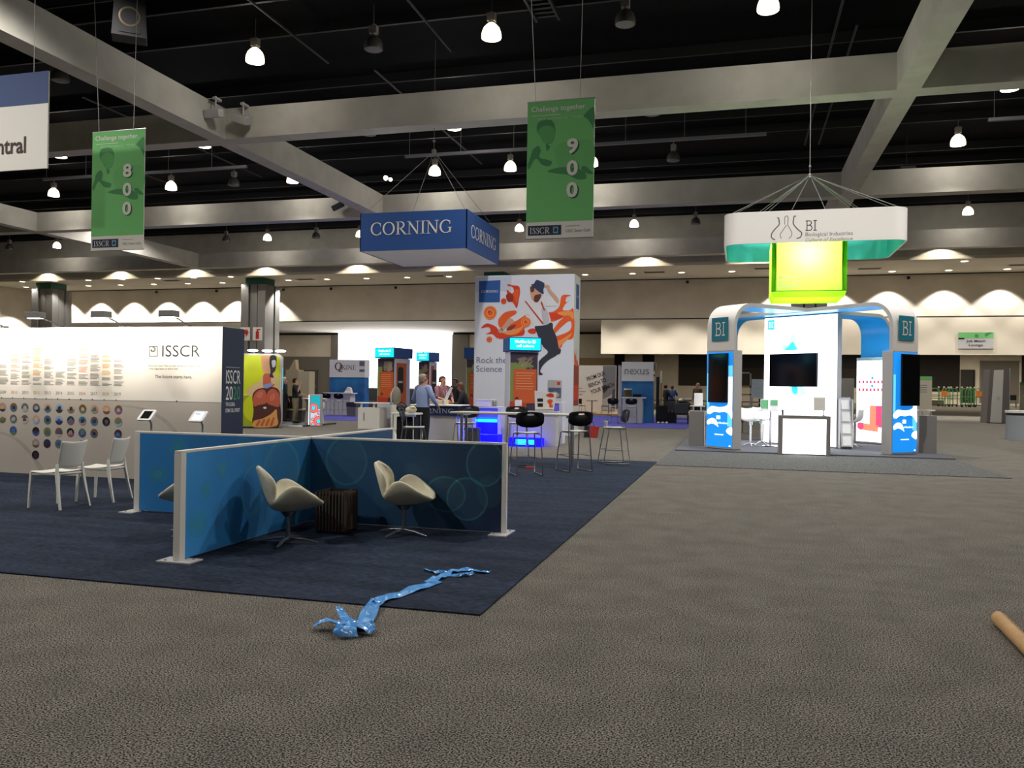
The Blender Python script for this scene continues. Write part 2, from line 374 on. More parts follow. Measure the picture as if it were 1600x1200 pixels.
for k in range(14): mb.box(-6.0, -5.35, 20.5 + k * .28, 20.6 + k * .28, 12.6, 12.66)
mb.box(-6.05, -5.98, 20.4, 24.4, 12.55, 12.66); mb.box(-5.37, -5.3, 20.4, 24.4, 12.55, 12.66); struct('ceiling_grille', mb)
for x0, x1 in ((-14.5, .9), (-34.2, -22.5), (8.8, 20), (-15.5, -8.2)):
    y = 34.7 if x1 != -8.2 else 16.2
    mb = MB(m_rail).box(x0, x1, y - .07, y + .07, 11.74, 11.86)
    for k in range(int((x1 - x0) / 2.4) + 1): mb.tube([(x0 + .2 + k * 2.4, y, 11.86), (x0 + .2 + k * 2.4, y, 13.4)], .012, 5)
    struct('ceiling_rail', mb)
# soffit, fascia and the header wall at the back
struct('ceiling_soffit', MB(m_soffit).box(-64, 60, 57.7, 65, 10, 10.2))
struct('trim_1', MB(m_beam).box(-64, 60, 57.7, 57.9, 10.2, 13.5))
struct('wall_back', MB(m_wall).box(-64, 60, 64.5, 65, 6.97, 10))
mb = MB(m_black).box(-64, 60, 64.46, 64.5, 6.93, 7.0).box(-64, 60, 64.47, 64.5, 9.93, 10.0); struct('trim_2', mb)
struct('trim_3', MB(m_band).box(-10.4, 60, 64.35, 64.75, 4.28, 6.9))
# back hall beyond the header
struct('ceiling_back', MB(m_soffit).box(-64, 60, 65, 132, 6.97, 7.1))
wl = MB(m_wall).box(-64, -11.5, 79, 79.3, 4.5, 6.97); wl.box(-64, -11.5, 79.02, 79.3, 0, 4.5, m_greywall)
wl.box(-64, -11.5, 78.93, 79, 6.75, 6.97, m_black).box(-40.9, -40.1, 78.8, 79, 0, 6.75, m_greywall).box(-27.6, -25.9, 78.8, 79, 0, 6.75, m_greywall).box(-25.9, -11.5, 78.94, 79.05, 3.55, 4.5, mat('tan_panel', '#a58e68', .7)).box(-25.9, -11.5, 78.9, 79.05, 3.2, 3.55, mat('tan_lit', '#c9a97a', .7))  # tan_lit: lower strip coloured lighter, warm light painted onto the tan wall
struct('wall_back_lower', wl)
wn = struct('window_1', MB(m_window).box(-40.1, -27.6, 78.86, 78.9, 1.35, 6.97))
fr = MB(m_grey)
for x in (-40.1, -37.0, -33.85, -30.7, -27.65): fr.box(x - .03, x + .03, 78.84, 78.92, 1.3, 6.97)
fr.box(-40.1, -27.6, 78.8, 78.93, 1.2, 1.36); fr.build('window_frame', wn)
struct('wall_dado', MB(m_dgrey).box(-40.1, -27.6, 78.75, 79.0, 0, 1.2))
for i, x in enumerate((-47.6, -44.9, -43.6)):
    d = struct('door_%d' % (i + 1), MB(mat('door_grey', '#4d4a48', .6)).box(x, x + 1.15, 78.88, 79.02, 0, 3.1))
    MB(m_steel).box(x + .95, x + 1.0, 78.84, 78.88, 1.2, 1.6).build('door_handle', d)
struct('wall_side', MB(m_midwall).box(-22.3, -22, 79.3, 128, 0, 6.97))
fw = MB(m_wall).box(-22, 60, 128, 128.3, 0, 6.97)
for x0, x1, z0, z1, m in ((-18.6, -17, 0, 6.97, m_darkwall), (-14.3, -12.5, 0, 6.97, m_darkwall), (-8.9, 22, 4.9, 6.97, m_black), (-8.9, 22, 2.2, 4.9, mat('brown_wall', '#3d3630', .9)), (22.8, 29.3, 1.82, 6.97, mat('brown_black', '#262220', .9)), (31.9, 36.6, 0, 6.0, m_greywall), (36.9, 60, 0, 6.97, mat('brown_black'))):
    fw.box(x0, x1, 127.94, 128, z0, z1, m)
fw.box(22.8, 29.3, 127.8, 128, 1.4, 1.5, m_offw).box(22.8, 29.3, 127.8, 128, .95, 1.05, m_offw)
fw.box(31.8, 31.95, 127.8, 128, 0, 6.1, m_grey).box(31.8, 36.7, 127.8, 128, 6.0, 6.15, m_grey)
struct('wall_far', fw)
d = struct('door_4', MB(mat('door_dark', '#2b2623', .6)).box(29.4, 31.2, 127.85, 127.95, 0, 4.9)); MB(m_darkwall).box(30.95, 31.15, 127.8, 127.86, .2, 4.7).build('door_edge', d)
struct('baseboard_back', MB(m_offw).box(22.8, 60, 127.6, 127.99, 0, .3))
area('back_hall_fill', (26, 118, 6.9), (26, 118, 0), 2200, 30, 6, WARM); area('back_hall_fill', (-5, 105, 6.9), (-5, 105, 0), 2600, 24, 20, WARM); area('back_hall_fill', (-34, 72, 6.9), (-34, 72, 0), 500, 40, 8, WARM)  # unseen area fills added to brighten the back hall
area('back_hall_fill', (24, 100, 6.9), (24, 100, 0), 4500, 40, 30, WARM); area('back_hall_fill', (12, 72, 6.9), (12, 72, 0), 250, 30, 8, WARM)

# columns: a core, four grey fins and green recesses
def column(x, y=59.6):
    mb = MB(m_col)
    mb.box(x - .75, x + .75, y - .75, y + .75, 0, 9.55, m_colgreen)
    for sx in (-1, 1):
        for sy in (-1, 1): mb.box(*sorted((x + sx * .42, x + sx * 1.08)), *sorted((y + sy * .42, y + sy * 1.08)), 0, 9.45)
    mb.box(x - .3, x + .3, y - 1.0, y + 1.0, 0, 9.45); mb.box(x - 1.0, x + 1.0, y - .3, y + .3, 0, 9.45)
    mb.box(x - .78, x + .78, y - .95, y + .78, 9.45, 10, m_colgreen)
    struct('column', mb)
for x in (-57.6, -37.2, -17.4, 4.4, 27.0): column(x)
for sx, lab, sh in ((-37.85, 'left red pictogram sign on grey column behind navy panel end', 0), (-36.75, 'right red fire extinguisher sign on grey column behind navy panel end', 1)):
    t = thing('fire_sign', lab, 'sign', (sx, 58.5, 5.55), 0, 'red pictogram signs on the column')
    MB(m_offw).box(-.42, .42, 0, .03, -.55, .5).build('sign_plate', t)
    r_ = mat('sign_red', '#b3261e', .6); b = MB(r_)
    if sh: b.box(-.14, .14, -.02, 0, -.42, .18).box(-.06, .06, -.02, 0, .18, .32).box(-.06, .28, -.02, 0, .28, .36)
    else: b.box(-.3, .22, -.02, 0, -.05, .3).flat([(.1, -.3), (.34, .1), (.1, .4)], (0, -.021, 0), XR, ZU, 0).box(-.3, -.05, -.02, 0, -.35, -.05)
    b.build('pictogram', t)

# ---------------------------------------------------------------- ceiling fittings
def bay_lamp(x, y, lit, label, first={}):
    key = lit
    if key in first: return dup(first[key], (x, y, BAY_Z), None, label, 'bell-shaped high-bay lamps')
    t = thing('high_bay_lamp', label, 'lamp', (x, y, BAY_Z), 0, 'bell-shaped high-bay lamps')
    sh_ = MB(m_bellon if lit else m_belloff).lathe([(.29, 0), (.3, .06), (.285, .18), (.24, .3), (.15, .4), (.1, .43)], 20).lathe([(.28, .01), (.25, .2), (.18, .33), (.1, .42)], 20); sh_ = sh_.build('bell_shade', t)
    MB(m_glassw if lit else m_grey).lathe([(.0001, -.005), (.2, .0), (.285, .012)], 20).build('lens', sh_)
    MB(m_housing).cyl((0, 0, 0), .1, .44, .5, 12).box(-.12, .12, -.1, .1, .5, .74).cyl((0, 0, 0), .05, .74, .8, 10).build('ballast_housing', t)
    MB(m_wire).tube([(0, 0, .8), (0, 0, 1.4)], .012, 5).build('hanging_stem', t)
    first[key] = t; return t
ROWS = [('nearest', 23.9, [(-22.9, 0), (-15.25, 1), (-11.1, 0), (-7.28, 1), (-3.29, 0), (.62, 1)]),
        ('second nearest', 32.0, [(-30.6, 1), (-22.9, 1), (-15.0, 0), (-11.27, 1), (-3.33, 0), (8.77, 1)]),
        ('third nearest', 38.7, [(-37.4, 1), (-29.7, 1), (-25.85, 0), (-22.4, 1), (-14.6, 1), (-10.75, 1), (-6.8, 1), (-3.05, 0), (8.69, 1)]),
        ('farthest', 53.8, [(-56.2, 0), (-51.6, 1), (-36.5, 0), (-33.1, 1), (-29.2, 0), (-25.8, 1), (-18.4, 0), (-14.26, 1), (-6.66, 1), (-2.8, 0), (12.65, 1)])]
for nm, y, L in ROWS:
    for i, (x, lit) in enumerate(L):
        bay_lamp(x, y, lit, '%s bell-shaped lamp, %s from left in the %s row of hanging lamps' % ('lit' if lit else 'unlit', ORD[i], nm))
        if lit: spot('bay_light', (x, y, BAY_Z - .06), (x, y, 0), P_BAY * (1.0 if y < 30 else .55), 122 if y < 30 else 106, .95, NEUT, .25); point('bay_glow', (x, y, BAY_Z - .1), 110, NEUT, .28)
# recessed downlights in the soffit
def downlight(x, y, label, first=[]):
    if first: return dup(first[0], (x, y, 10.0), None, label, 'recessed downlights in the pale soffit')
    t = thing('recessed_downlight', label, 'downlight', (x, y, 10.0), 0, 'recessed downlights in the pale soffit')
    MB(m_white).lathe([(.3, -.02), (.26, -.03), (.22, -.01)], 16).build('trim_ring', t)
    MB(m_dl).lathe([(.0001, -.012), (.23, -.012)], 16).build('diffuser', t); first.append(t); return t
for i in range(7): downlight(-59.05 + i * 3.37, 57 - .0 + .9, 'round downlight, %s from the left in the front row above the white display wall' % ORD[i])
for i in range(8): downlight(-62.1 + i * 3.37, 61.3, 'round downlight, %s from the left in the rear row above the white display wall' % ORD[i])
for i in range(5): downlight(-35.3 + i * 3.43, 60.6, 'round downlight, %s from the left between the grey column and the white tower' % ORD[i])
for i in range(4): downlight(-11.14 + i * 3.5, 61.2, 'round downlight, %s from the left between white tower and white hanging ring' % ORD[i])
for i in range(3): downlight(10.1 + i * 3.57, 63.0, 'round downlight, %s from the left over the job match lounge wall' % ORD[i])
downlight(13.66, 58.8, 'single round downlight nearer the front edge of soffit at right')
for i, (x, y) in enumerate(((-45.2, 59.2), (-33.6, 60.2), (-22.5, 60.0), (-6.0, 60.6), (1.6, 60.0), (8.4, 61.2), (17.5, 61.0))):
    t = thing('ceiling_vent', 'dark slotted air vent in the soffit, %s from the left' % ORD[i], 'vent', (x, y, 10.0), 0, 'air vents in the soffit')
    MB(m_lgrey).box(-.75, .75, -.3, .3, -.03, 0).build('vent_frame', t)
    b = MB(m_dgrey)
    for k in range(4): b.box(-.7, .7, -.26 + k * .14, -.18 + k * .14, -.04, -.03)
    b.build('slats', t)
for i, x in enumerate((-50.8, -44.6, -38.0, -33.5, -27.6, -20.6, -13.9, -3.9, 11.4)):
    t = thing('wall_camera', 'tiny dark fitting under the soffit on the header wall, %s from left' % ORD[i], 'camera', (x, 64.4, 9.72), 0, 'small dark fittings on the header wall')
    MB(m_dgrey).box(-.1, .1, 0, .06, -.1, .1).build('bracket', t); MB(m_black).ball((0, -.06, -.03), .09).build('dome', t)
# floodlights clamped to the beam, loudspeaker in the void
for x, lab, tilt, yy in ((-17.7, 'left pale floodlight clamped at the beam crossing', 0, 25.3), (-17.1, 'right tilted floodlight clamped at the beam crossing', .35, 26.05), (-20.4, 'small dark floodlight hanging on the beam behind the crossing', -.4, 39.9)):
    t = thing('floodlight', lab, 'floodlight', (x, yy, 10.95), 0, 'floodlights on the ceiling beam')
    b = MB(m_lgrey if yy < 30 else m_dgrey); b.X = Matrix.Rotation(tilt, 4, 'Y') @ Matrix.Rotation(.3, 4, 'X'); b.box(-.3, .3, -.22, .1, -.14, .14); b.build('lamp_head', t, bevel=.02)
    MB(m_lgrey).tube([(0, .05, .1), (0, .05, .62)], .03, 6).box(-.06, .06, -.05, .32, .5, .58).build('clamp_arm', t)
t = thing('loudspeaker', 'black hanging loudspeaker with round brass-toned cone near the top of the hall', 'speaker', (-15.45, 18.4, 11.0), R(38))
b = MB(m_black).prism([(-.42, -.5), (.42, -.5), (.36, .55), (-.36, .55)], (0, -.3, 0), XR, ZU, .55); b.build('cabinet', t, bevel=.02)
cn = MB(mat('speaker_cone', '#6b5d40', .4, .3)).lathe([(.02, -.08), (.16, -.02), (.24, 0.01), (.26, 0)], 20).build('cone', t)
cn.rotation_euler = (R(90), 0, 0); cn.location = (0, -.3, .0)
MB(m_duct).box(-.25, .25, -.32, -.3, -.42, -.3).build('port', t); MB(m_duct).tube([(-.3, 0, .5), (-.3, 0, 2.4)], .02, 5).tube([(.3, 0, .5), (.3, 0, 2.4)], .02, 5).build('hanger', t)
t = thing('loudspeaker', 'faint dark loudspeaker box in the black void right of the far lit lamp', 'speaker', (7.2, 41.5, 11.4), R(10))
MB(m_duct).box(-.35, .35, -.25, .25, -.5, .5).build('cabinet', t, bevel=.03); MB(m_rail).box(-.3, .3, -.27, -.25, .28, .34).build('bracket', t); MB(m_duct).tube([(0, 0, .5), (0, 0, 2.0)], .03, 5).build('hanger', t)
# ---------------------------------------------------------------- carpets
cp = MB(m_navy).box(-15.5, -1.73, 5.6, 18.6, 0, .012).build('navy_carpet'); prop(cp, 'large dark navy carpet laid over the grey floor under the low blue partition', 'carpet')
cp = MB(m_purple).box(-30, -14.3, 34.2, 49, 0, .012).build('violet_carpet'); prop(cp, 'violet blue carpet under the white and blue stand with bar stools at left', 'carpet', 'violet blue stand carpets')
cp = MB(m_purple).box(-9.6, -2.1, 34.6, 48.6, 0, .012).build('violet_carpet'); prop(cp, 'violet blue carpet under the white and blue stand right of the tall tower', 'carpet', 'violet blue stand carpets')
cp = MB(m_bicarpet).box(-1.7, 5.0, 17.8, 28.6, 0, .012).build('grey_carpet'); prop(cp, 'plain grey carpet in front of and under the glowing white stand', 'carpet')
pl = MB(mat('platform_carpet', '#58575c', .95)).box(-1.6, 5.0, 22.15, 28.5, .012, .04).build('stand_floor'); prop(pl, 'thin dark grey raised floor the glowing white stand is built on', 'platform')

# ---------------------------------------------------------------- low cross-shaped partition
def print_mat(name, stops, axis):
    m = mat(name, '#204060', .55, spec=.3); nt, N, L, b = nodes(m)
    tc = N.new('ShaderNodeTexCoord'); sx = N.new('ShaderNodeSeparateXYZ'); L.new(tc.outputs['Object'], sx.inputs[0])
    mr = N.new('ShaderNodeMapRange'); mr.inputs['From Min'].default_value = -2.37; mr.inputs['From Max'].default_value = 2.37; L.new(sx.outputs[axis], mr.inputs[0])
    nz = N.new('ShaderNodeTexNoise'); nz.inputs['Scale'].default_value = 1.3; L.new(tc.outputs['Object'], nz.inputs['Vector'])
    ad = N.new('ShaderNodeMath'); ad.operation = 'MULTIPLY_ADD'; ad.inputs[1].default_value = .22; L.new(nz.outputs['Fac'], ad.inputs[0]); L.new(mr.outputs[0], ad.inputs[2])
    sb = N.new('ShaderNodeMath'); sb.operation = 'SUBTRACT'; sb.inputs[1].default_value = .11; L.new(ad.outputs[0], sb.inputs[0])
    cr = N.new('ShaderNodeValToRGB'); e = cr.color_ramp.elements; e[0].position = stops[0][0]; e[0].color = lin(stops[0][1]); e[1].position = stops[-1][0]; e[1].color = lin(stops[-1][1])
    for p, c in stops[1:-1]: q = e.new(p); q.color = lin(c)
    L.new(sb.outputs[0], cr.inputs[0]); L.new(cr.outputs[0], b.inputs['Base Color']); return m
CX, CY, HW, PH, TH = -4.79, 8.754, 2.37, .985, .062
m_prx = print_mat('print_cross', [(0, '#2f7fc0'), (.42, '#2a6aa6'), (.56, '#28547a'), (1, '#1c2c47')], 0)
m_pry = print_mat('print_long', [(0, '#3f95d6'), (.2, '#2a75b4'), (.45, '#20608c'), (1, '#2d4f78')], 1)
def cellmat(nm, c, a): return mat(nm, c, .6, alpha=a)
m_cell = cellmat('cell_teal', '#4fb4b4', .2); m_cellr = cellmat('cell_ring', '#58bcb8', .2); m_celld = cellmat('cell_faint', '#5a90a8', .11)
pt = thing('partition', 'low cross-shaped blue partition printed with pale round cells, edged in white', 'partition', (CX, CY, .012))
a = MB(m_prx).box(-HW + .08, HW - .05, -TH/2, TH/2, .02, PH - .025); a.build('printed_panel', pt)
a = MB(m_pry).box(-TH/2, TH/2, -HW + .08, -TH/2, .02, PH - .025).box(-TH/2, TH/2, TH/2, HW - .05, .02, PH - .025); a.build('printed_panel', pt)
b = MB(m_offw).box(-HW, HW, -TH/2, TH/2, PH - .025, PH).box(-TH/2 - .0, TH/2, -HW, -TH/2, PH - .025, PH).box(-TH/2, TH/2, TH/2, HW, PH - .025, PH); b.build('top_edging', pt, bevel=.004)
for x0, x1, y0, y1 in ((-HW, -HW + .08, -.033, .033), (HW - .05, HW, -.033, .033), (-.034, .034, -HW, -HW + .08), (-.033, .033, HW - .05, HW)):
    MB(m_offw).box(x0, x1, y0, y1, .01, PH - .025).build('end_post', pt, bevel=.004)
for x, y in ((-HW + .02, 0), (HW - .05, 0), (0, -HW + .05), (0, HW - .05)):
    sx, sy = (.1, .2) if abs(x) > 1 else (.17, .1)
    q = MB(m_lgrey).box(x - sx, x + sx, y - sy, y + sy, 0, .012)
    q.cyl((x + .6 * sx, y + .6 * sy, 0), .012, .012, .02, 8, m_steel).cyl((x - .6 * sx, y - .6 * sy, 0), .012, .012, .02, 8, m_steel); q.build('base_plate', pt)
def cells(name, O, Rv, L):
    mb = MB(m_cell)
    for i, (u, v, rx, ry, kind) in enumerate(L):
        o = .001 + i * .00025
        if kind == 0: mb.flat(disc2(u, v, rx, ry, 28), O, Rv, ZU, o, m_cell); mb.flat(disc2(u, v, rx * .45, ry * .45, 20), O, Rv, ZU, o + .0001, m_cellr)
        elif kind == 1:
            P = disc2(u, v, rx, ry, 32); Q = disc2(u, v, rx * .9, ry * .9, 32)
            for k in range(32): mb.flat([P[k], P[(k+1) % 32], Q[(k+1) % 32], Q[k]], O, Rv, ZU, o, m_cellr)
            mb.flat(disc2(u, v, rx * .9, ry * .9, 28), O, Rv, ZU, o + .0001, m_celld)
        else: mb.flat(disc2(u, v, rx, ry, 28), O, Rv, ZU, o, m_celld)
    mb.build(name, pt)
# long panel, right-hand face (u runs from the near post to the crossing)
cells('printed_cells', (TH/2, -HW, 0), YU, [(.26, .3, .15, .12, 0), (.37, .6, .075, .09, 0), (.62, .76, .09, .1, 0), (.58, .34, .1, .12, 2), (1.15, .5, .2, .26, 1), (1.05, .82, .1, .12, 1), (1.7, .62, .38, .36, 1), (1.3, .18, .22, .3, 2), (2.0, .3, .3, .36, 2), (1.45, .84, .14, .1, 2)])
# cross panel, near face, left arm and right arm
cells('printed_cells', (-HW, -TH/2, 0), XR, [(.34, .47, .15, .11, 0), (.62, .79, .13, .14, 0), (.92, .85, .14, .11, 2), (1.55, .84, .14, .12, 0), (1.3, .5, .12, .12, 2), (2.85, .72, .26, .28, 1), (3.0, .86, .3, .12, 2), (3.35, .4, .16, .2, 2), (3.65, .62, .1, .12, 2), (4.05, .4, .24, .2, 1), (4.5, .75, .22, .25, 1), (4.3, .36, .24, .24, 1), (3.75, .36, .18, .15, 2), (4.55, .45, .14, .18, 2), (2.55, .35, .18, .4, 2)])

# ---------------------------------------------------------------- swan-shaped lounge chairs
m_swan = noise_col(mat('cream_leather', rough=.5, spec=.35), '#d0c9ae', '#dad3b9', 12, 3)
m_alu = mat('dull_aluminium', '#8d8f92', .3, .9)
def swan(label, loc, heading, first=[]):
    if first: return dup(first[0], loc, heading, label, 'cream swan-shaped chairs by the partition')
    t = thing('lounge_chair', label, 'chair', loc, heading, 'cream swan-shaped chairs by the partition')
    # forward is +X here; P runs from the front lip over the seat and up the back
    ST = [((.335, .405), (.3, .15, .43)), ((.275, .385), (.25, .285, .47)), ((.17, .355), (.14, .355, .555)), ((.05, .333), (.03, .365, .625)), ((-.07, .33), (-.075, .33, .6)), ((-.15, .35), (-.13, .25, .5)),
          ((-.195, .41), (-.15, .205, .455)), ((-.225, .5), (-.14, .225, .54)), ((-.25, .59), (-.15, .24, .635)), ((-.275, .68), (-.2, .205, .705)), ((-.295, .745), (-.255, .12, .752)), ((-.302, .77), (-.29, .04, .772))]
    P = []
    for (cx_, cz_), (ex_, ey_, ez_) in ST:
        row = []
        for j in range(11):
            v = -1 + j / 5; av = abs(v); s1 = math.sin(av * PI / 2) ** .9
            row.append((cx_ + (ex_ - cx_) * av ** 2.2, math.copysign(ey_ * s1, v), cz_ + (ez_ - cz_) * (1 - math.cos(av * PI / 2)) ** .85))
        P.append(row)
    MB(m_swan).grid(P).build('shell', t, solid=.042, sub=2)
    MB(m_alu).cyl((0, 0, 0), .02, .06, .31, 12).cyl((0, 0, 0), .045, .27, .325, 14, r2=.09).cyl((0, 0, 0), .032, .045, .085, 12).build('pedestal', t)
    for k in range(4):
        a = PI/4 + k * PI/2 + .3; d = Vector((math.cos(a), math.sin(a), 0))
        MB(m_alu).tube([d * .02 + Vector((0, 0, .06)), d * .15 + Vector((0, 0, .048)), d * .31 + Vector((0, 0, .016))], [.024, .021, .014], 8, sq=.6).build('base_arm', t)
    first.append(t); return t
swan('cream swan-shaped chair turned right in the corner beside the dark slatted table', (-4.33, 7.5, .012), R(38))
swan('cream swan-shaped chair standing alone near the right end of the partition', (-3.44, 8.33, .012), R(13))
swan('cream chair mostly hidden behind the near end of the blue partition', (-5.5, 7.62, .012), R(200))
# slatted side table
t = thing('side_table', 'dark slatted cube side table in the corner of the blue partition', 'table', (-4.2, 8.28, .012), R(0))
sl = MB(mat('dark_slat', '#5a4c40', .5)); S = .165
for k in range(9):
    q = -S + .012 + k * (2 * S - .024) / 8
    for s in (-1, 1):
        sl.box(q - .007, q + .007, s * S - .009, s * S + .009, .03, .44); sl.box(s * S - .009, s * S + .009, q - .007, q + .007, .03, .44)
sl.build('slats', t)
fb = MB(mat('dark_wood', '#2b241e', .5))
for z in (.02, .435):
    for s in (-1, 1): fb.box(-S, S, s * (S - .03) - .01, s * (S - .03) + .01, z - .015, z + .015); fb.box(s * (S - .03) - .01, s * (S - .03) + .01, -S, S, z - .015, z + .015)
fb.build('frame', t); MB(m_black).box(-S + .02, S - .02, -S + .02, S - .02, .4, .42).build('top', t, bevel=.003)

# ---------------------------------------------------------------- white plastic chairs
def plastic_chair(label, loc, rz, first=[]):
    if first: return dup(first[0], loc, rz, label, 'white plastic side chairs')
    t = thing('side_chair', label, 'chair', loc, rz, 'white plastic side chairs')     # forward is +X
    P = []
    for i in range(9):
        u = i / 8; x = -.21 + .43 * u; hw = .2 + .025 * u; z = .445 - .02 * math.sin(u * PI) + .012 * (1 - u)
        P.append([(x, hw * (j / 4 - 1), z + .012 * (j / 4 - 1) ** 2) for j in range(9)])
    MB(m_plast).grid(P).build('seat', t, solid=.022, sub=1)
    P = []
    for i in range(9):
        u = i / 8; z = .5 + .33 * u - .0; x = -.2 - .075 * u - .01 * math.sin(u * PI) - .02 * u * u; hw = .185 + .02 * u
        P.append([(x + .035 * (1 - (j / 4 - 1) ** 2) * -1 + .02, hw * (j / 4 - 1), z + .0 + .022 * (j / 4 - 1) ** 2 * u) for j in range(9)])
    MB(m_plast).grid(P).build('backrest', t, solid=.018, sub=1)
    for s in (-1, 1):
        MB(m_plast).tube([(-.2, s * .19, .56), (-.205, s * .195, .44), (-.25, s * .21, .2), (-.3, s * .225, 0)], [.018, .026, .022, .017], 4).build('leg', t, bevel=.004)
        MB(m_plast).tube([(.2, s * .2, .44), (.215, s * .21, .2), (.225, s * .215, 0)], [.026, .022, .018], 4).build('leg', t, bevel=.004)
    MB(m_plast).tube([(-.2, -.19, .428), (.2, -.2, .428), (.2, .2, .428), (-.2, .19, .428), (-.2, -.19, .428)], .016, 6).build('seat_rim', t)
    first.append(t); return t
plastic_chair('white plastic side chair nearest the camera, before the dotted display wall', (-8.3, 8.72, .0135), R(176))
plastic_chair('white plastic side chair beside the left end of the blue partition', (-8.24, 9.42, .0135), R(190))

# ---------------------------------------------------------------- things on the floor
m_tape = noise_col(mat('blue_film', rough=.2, spec=.7), '#4a90d4', '#5aa0e0', 14, 4, bump=.6)
t = thing('packing_film', 'crumpled glossy blue strip of plastic film lying across the carpet edge', 'plastic strip', (-2.4, 5.7, 0))
def strip(pts, w, rough_=.03, seed=1):
    rnd = random.Random(seed); C = smooth3(pts, 6); rows = []; K = [[rnd.uniform(0, rough_) * (1 if rnd.random() < .5 else .25) for _ in range(4)] + [rnd.uniform(.92, 1.1)] for _ in range(len(C) // 3 + 2)]
    for i, p in enumerate(C):
        f, q = (i % 3) / 3, i // 3; z = [K[q][j] * (1 - f) + K[q + 1][j] * f for j in range(5)]
        d = (C[min(i+1, len(C)-1)] - C[max(i-1, 0)]).normalized(); nrm = Vector((-d.y, d.x, 0)).normalized(); ww = (w[0] + (w[1] - w[0]) * i / (len(C) - 1)) * z[4]
        rows.append([p + nrm * ww * k + Vector((0, 0, z[j])) for j, k in enumerate((-.5, -.2, .15, .5))])
    return rows
base = Vector((-2.4, 5.7, 0))
def L3(pts): return [(Vector((p[0], p[1], p[2] if len(p) > 2 else .016)) - base) for p in pts]
b = MB(m_tape)
b.grid(strip(L3([(-2.36, 5.02), (-2.41, 5.2), (-2.5, 5.5), (-2.53, 5.68), (-2.48, 5.86), (-2.42, 6.1), (-2.37, 6.3), (-2.36, 6.42)]), (.1, .115), .022, 3), smooth=False)
b.grid(strip(L3([(-2.4, 6.36), (-2.38, 6.5), (-2.36, 6.62), (-2.36, 6.74), (-2.3, 6.86), (-2.2, 6.9), (-2.1, 6.84), (-2.06, 6.9)]), (.085, .065), .025, 4), smooth=False)
b.grid(strip(L3([(-2.34, 6.62), (-2.24, 6.64), (-2.18, 6.7), (-2.16, 6.76)]), (.04, .035), .03, 5), smooth=False)
b.grid(strip(L3([(-2.36, 6.72), (-2.45, 6.7), (-2.52, 6.74), (-2.6, 6.78)]), (.05, .04), .03, 6), smooth=False)
b.grid(strip(L3([(-2.5, 5.62), (-2.56, 5.66), (-2.6, 5.7)]), (.05, .03), .03, 16), smooth=False)
b.build('film_strip', t, solid=.0015)
b = MB(m_tape)
b.grid(strip(L3([(-2.66, 4.95), (-2.58, 4.97, .05), (-2.48, 4.98, .04), (-2.4, 4.99)]), (.07, .15), .03, 7), smooth=False)
b.grid(strip(L3([(-2.38, 4.82), (-2.4, 4.88, .05), (-2.43, 4.96, .05), (-2.46, 5.04, .03), (-2.56, 5.13, .07), (-2.62, 5.2, .09)]), (.17, .02), .04, 8), smooth=False)
b.grid(strip(L3([(-2.45, 4.98, .05), (-2.36, 4.98, .05), (-2.28, 4.96, .02), (-2.24, 4.95)]), (.15, .06), .03, 9), smooth=False)
b.grid(strip(L3([(-2.4, 5.02, .03), (-2.34, 5.04, .03), (-2.28, 5.06, .02)]), (.06, .05), .04, 10), smooth=False)
b.build('crumpled_end', t, solid=.0015)
t = thing('cardboard_tube', 'tan cardboard tube lying on the grey floor at the right edge', 'cardboard tube', (1.75, 6.5, .048))
m_card = noise_col(mat('tan_card', rough=.75), '#b08a58', '#c0986a', 9, 3)
b = MB(m_card).tube([(0, 0, 0), (-.03, -.9, 0), (-.05, -1.5, 0), (-.06, -2.3, 0)], .048, 24, caps=False); b.tube([(0, 0, 0), (-.06, -2.3, 0)], .041, 20, mat('card_dark', '#5a4530', .9), caps=False); b.build('tube', t)
MB(mat('seam_brown', '#7a5a36', .8)).tube([(.012, 0, .0465), (-.018, -.9, .0465), (-.048, -2.3, .0465)], .0022, 5).build('spiral_seam', t)
rm = MB(m_card).lathe([(.047, 0), (.045, .006), (.041, .0)], 24).build('rim', t); rm.rotation_euler = (R(-90), 0, 0)
# ---------------------------------------------------------------- white timeline display wall
m_disp = mat('display_white', '#e3dcd0', .6); m_dispg = mat('display_grey', '#b3aa9f', .65); m_navyp = mat('navy_print', '#252e47', .6)
WX0, WX1, WY = -17.0, -7.94, 11.65
t = thing('display_wall', 'long white timeline display wall with photo dots, society logo and navy end panel', 'exhibit wall', (-12, WY, .012))
b = MB(m_disp).box(WX0 + 12, WX1 + 12 - .005, 0, .58, 1.28, 2.49); b.box(WX0 + 12, WX1 + 12 - .005, 0, .58, 0, 1.28, m_dispg); b.build('wall_panel', t)
MB(m_navyp).box(WX1 + 12 - .005, WX1 + 12, -.002, .6, 0, 2.485).build('end_panel', t)
ep = MB(m_whiteink); EO = Vector((WX1 + 12, 0, 0))
ep.flat(rect(.1, .48, 1.842, 1.85), EO, YU, ZU, .002, m_lgrey)
ep.text('ISSCR', EO + Vector((0, .1, 1.58)), YU, ZU, .22, .4, m_whiteink, .003, bold=.0)
ep.text('20', EO + Vector((0, .1, 1.32)), YU, ZU, .22, .19, m_whiteink, .003); ep.text('20', EO + Vector((0, .31, 1.32)), YU, ZU, .22, .19, mat('ink_green', '#3f8f66', .6), .003)
ep.text('THE GLOBAL', EO + Vector((0, .1, 1.22)), YU, ZU, .06, .26, m_whiteink, .003, bold=.01); ep.text('STEM CELL EVENT', EO + Vector((0, .1, 1.12)), YU, ZU, .06, .4, m_whiteink, .003, bold=.01)
ep.build('end_lettering', t)
lt = MB(m_text); FO = Vector((0, 0, 0))
def wx(px): return px + 12           # hall x to wall-local x
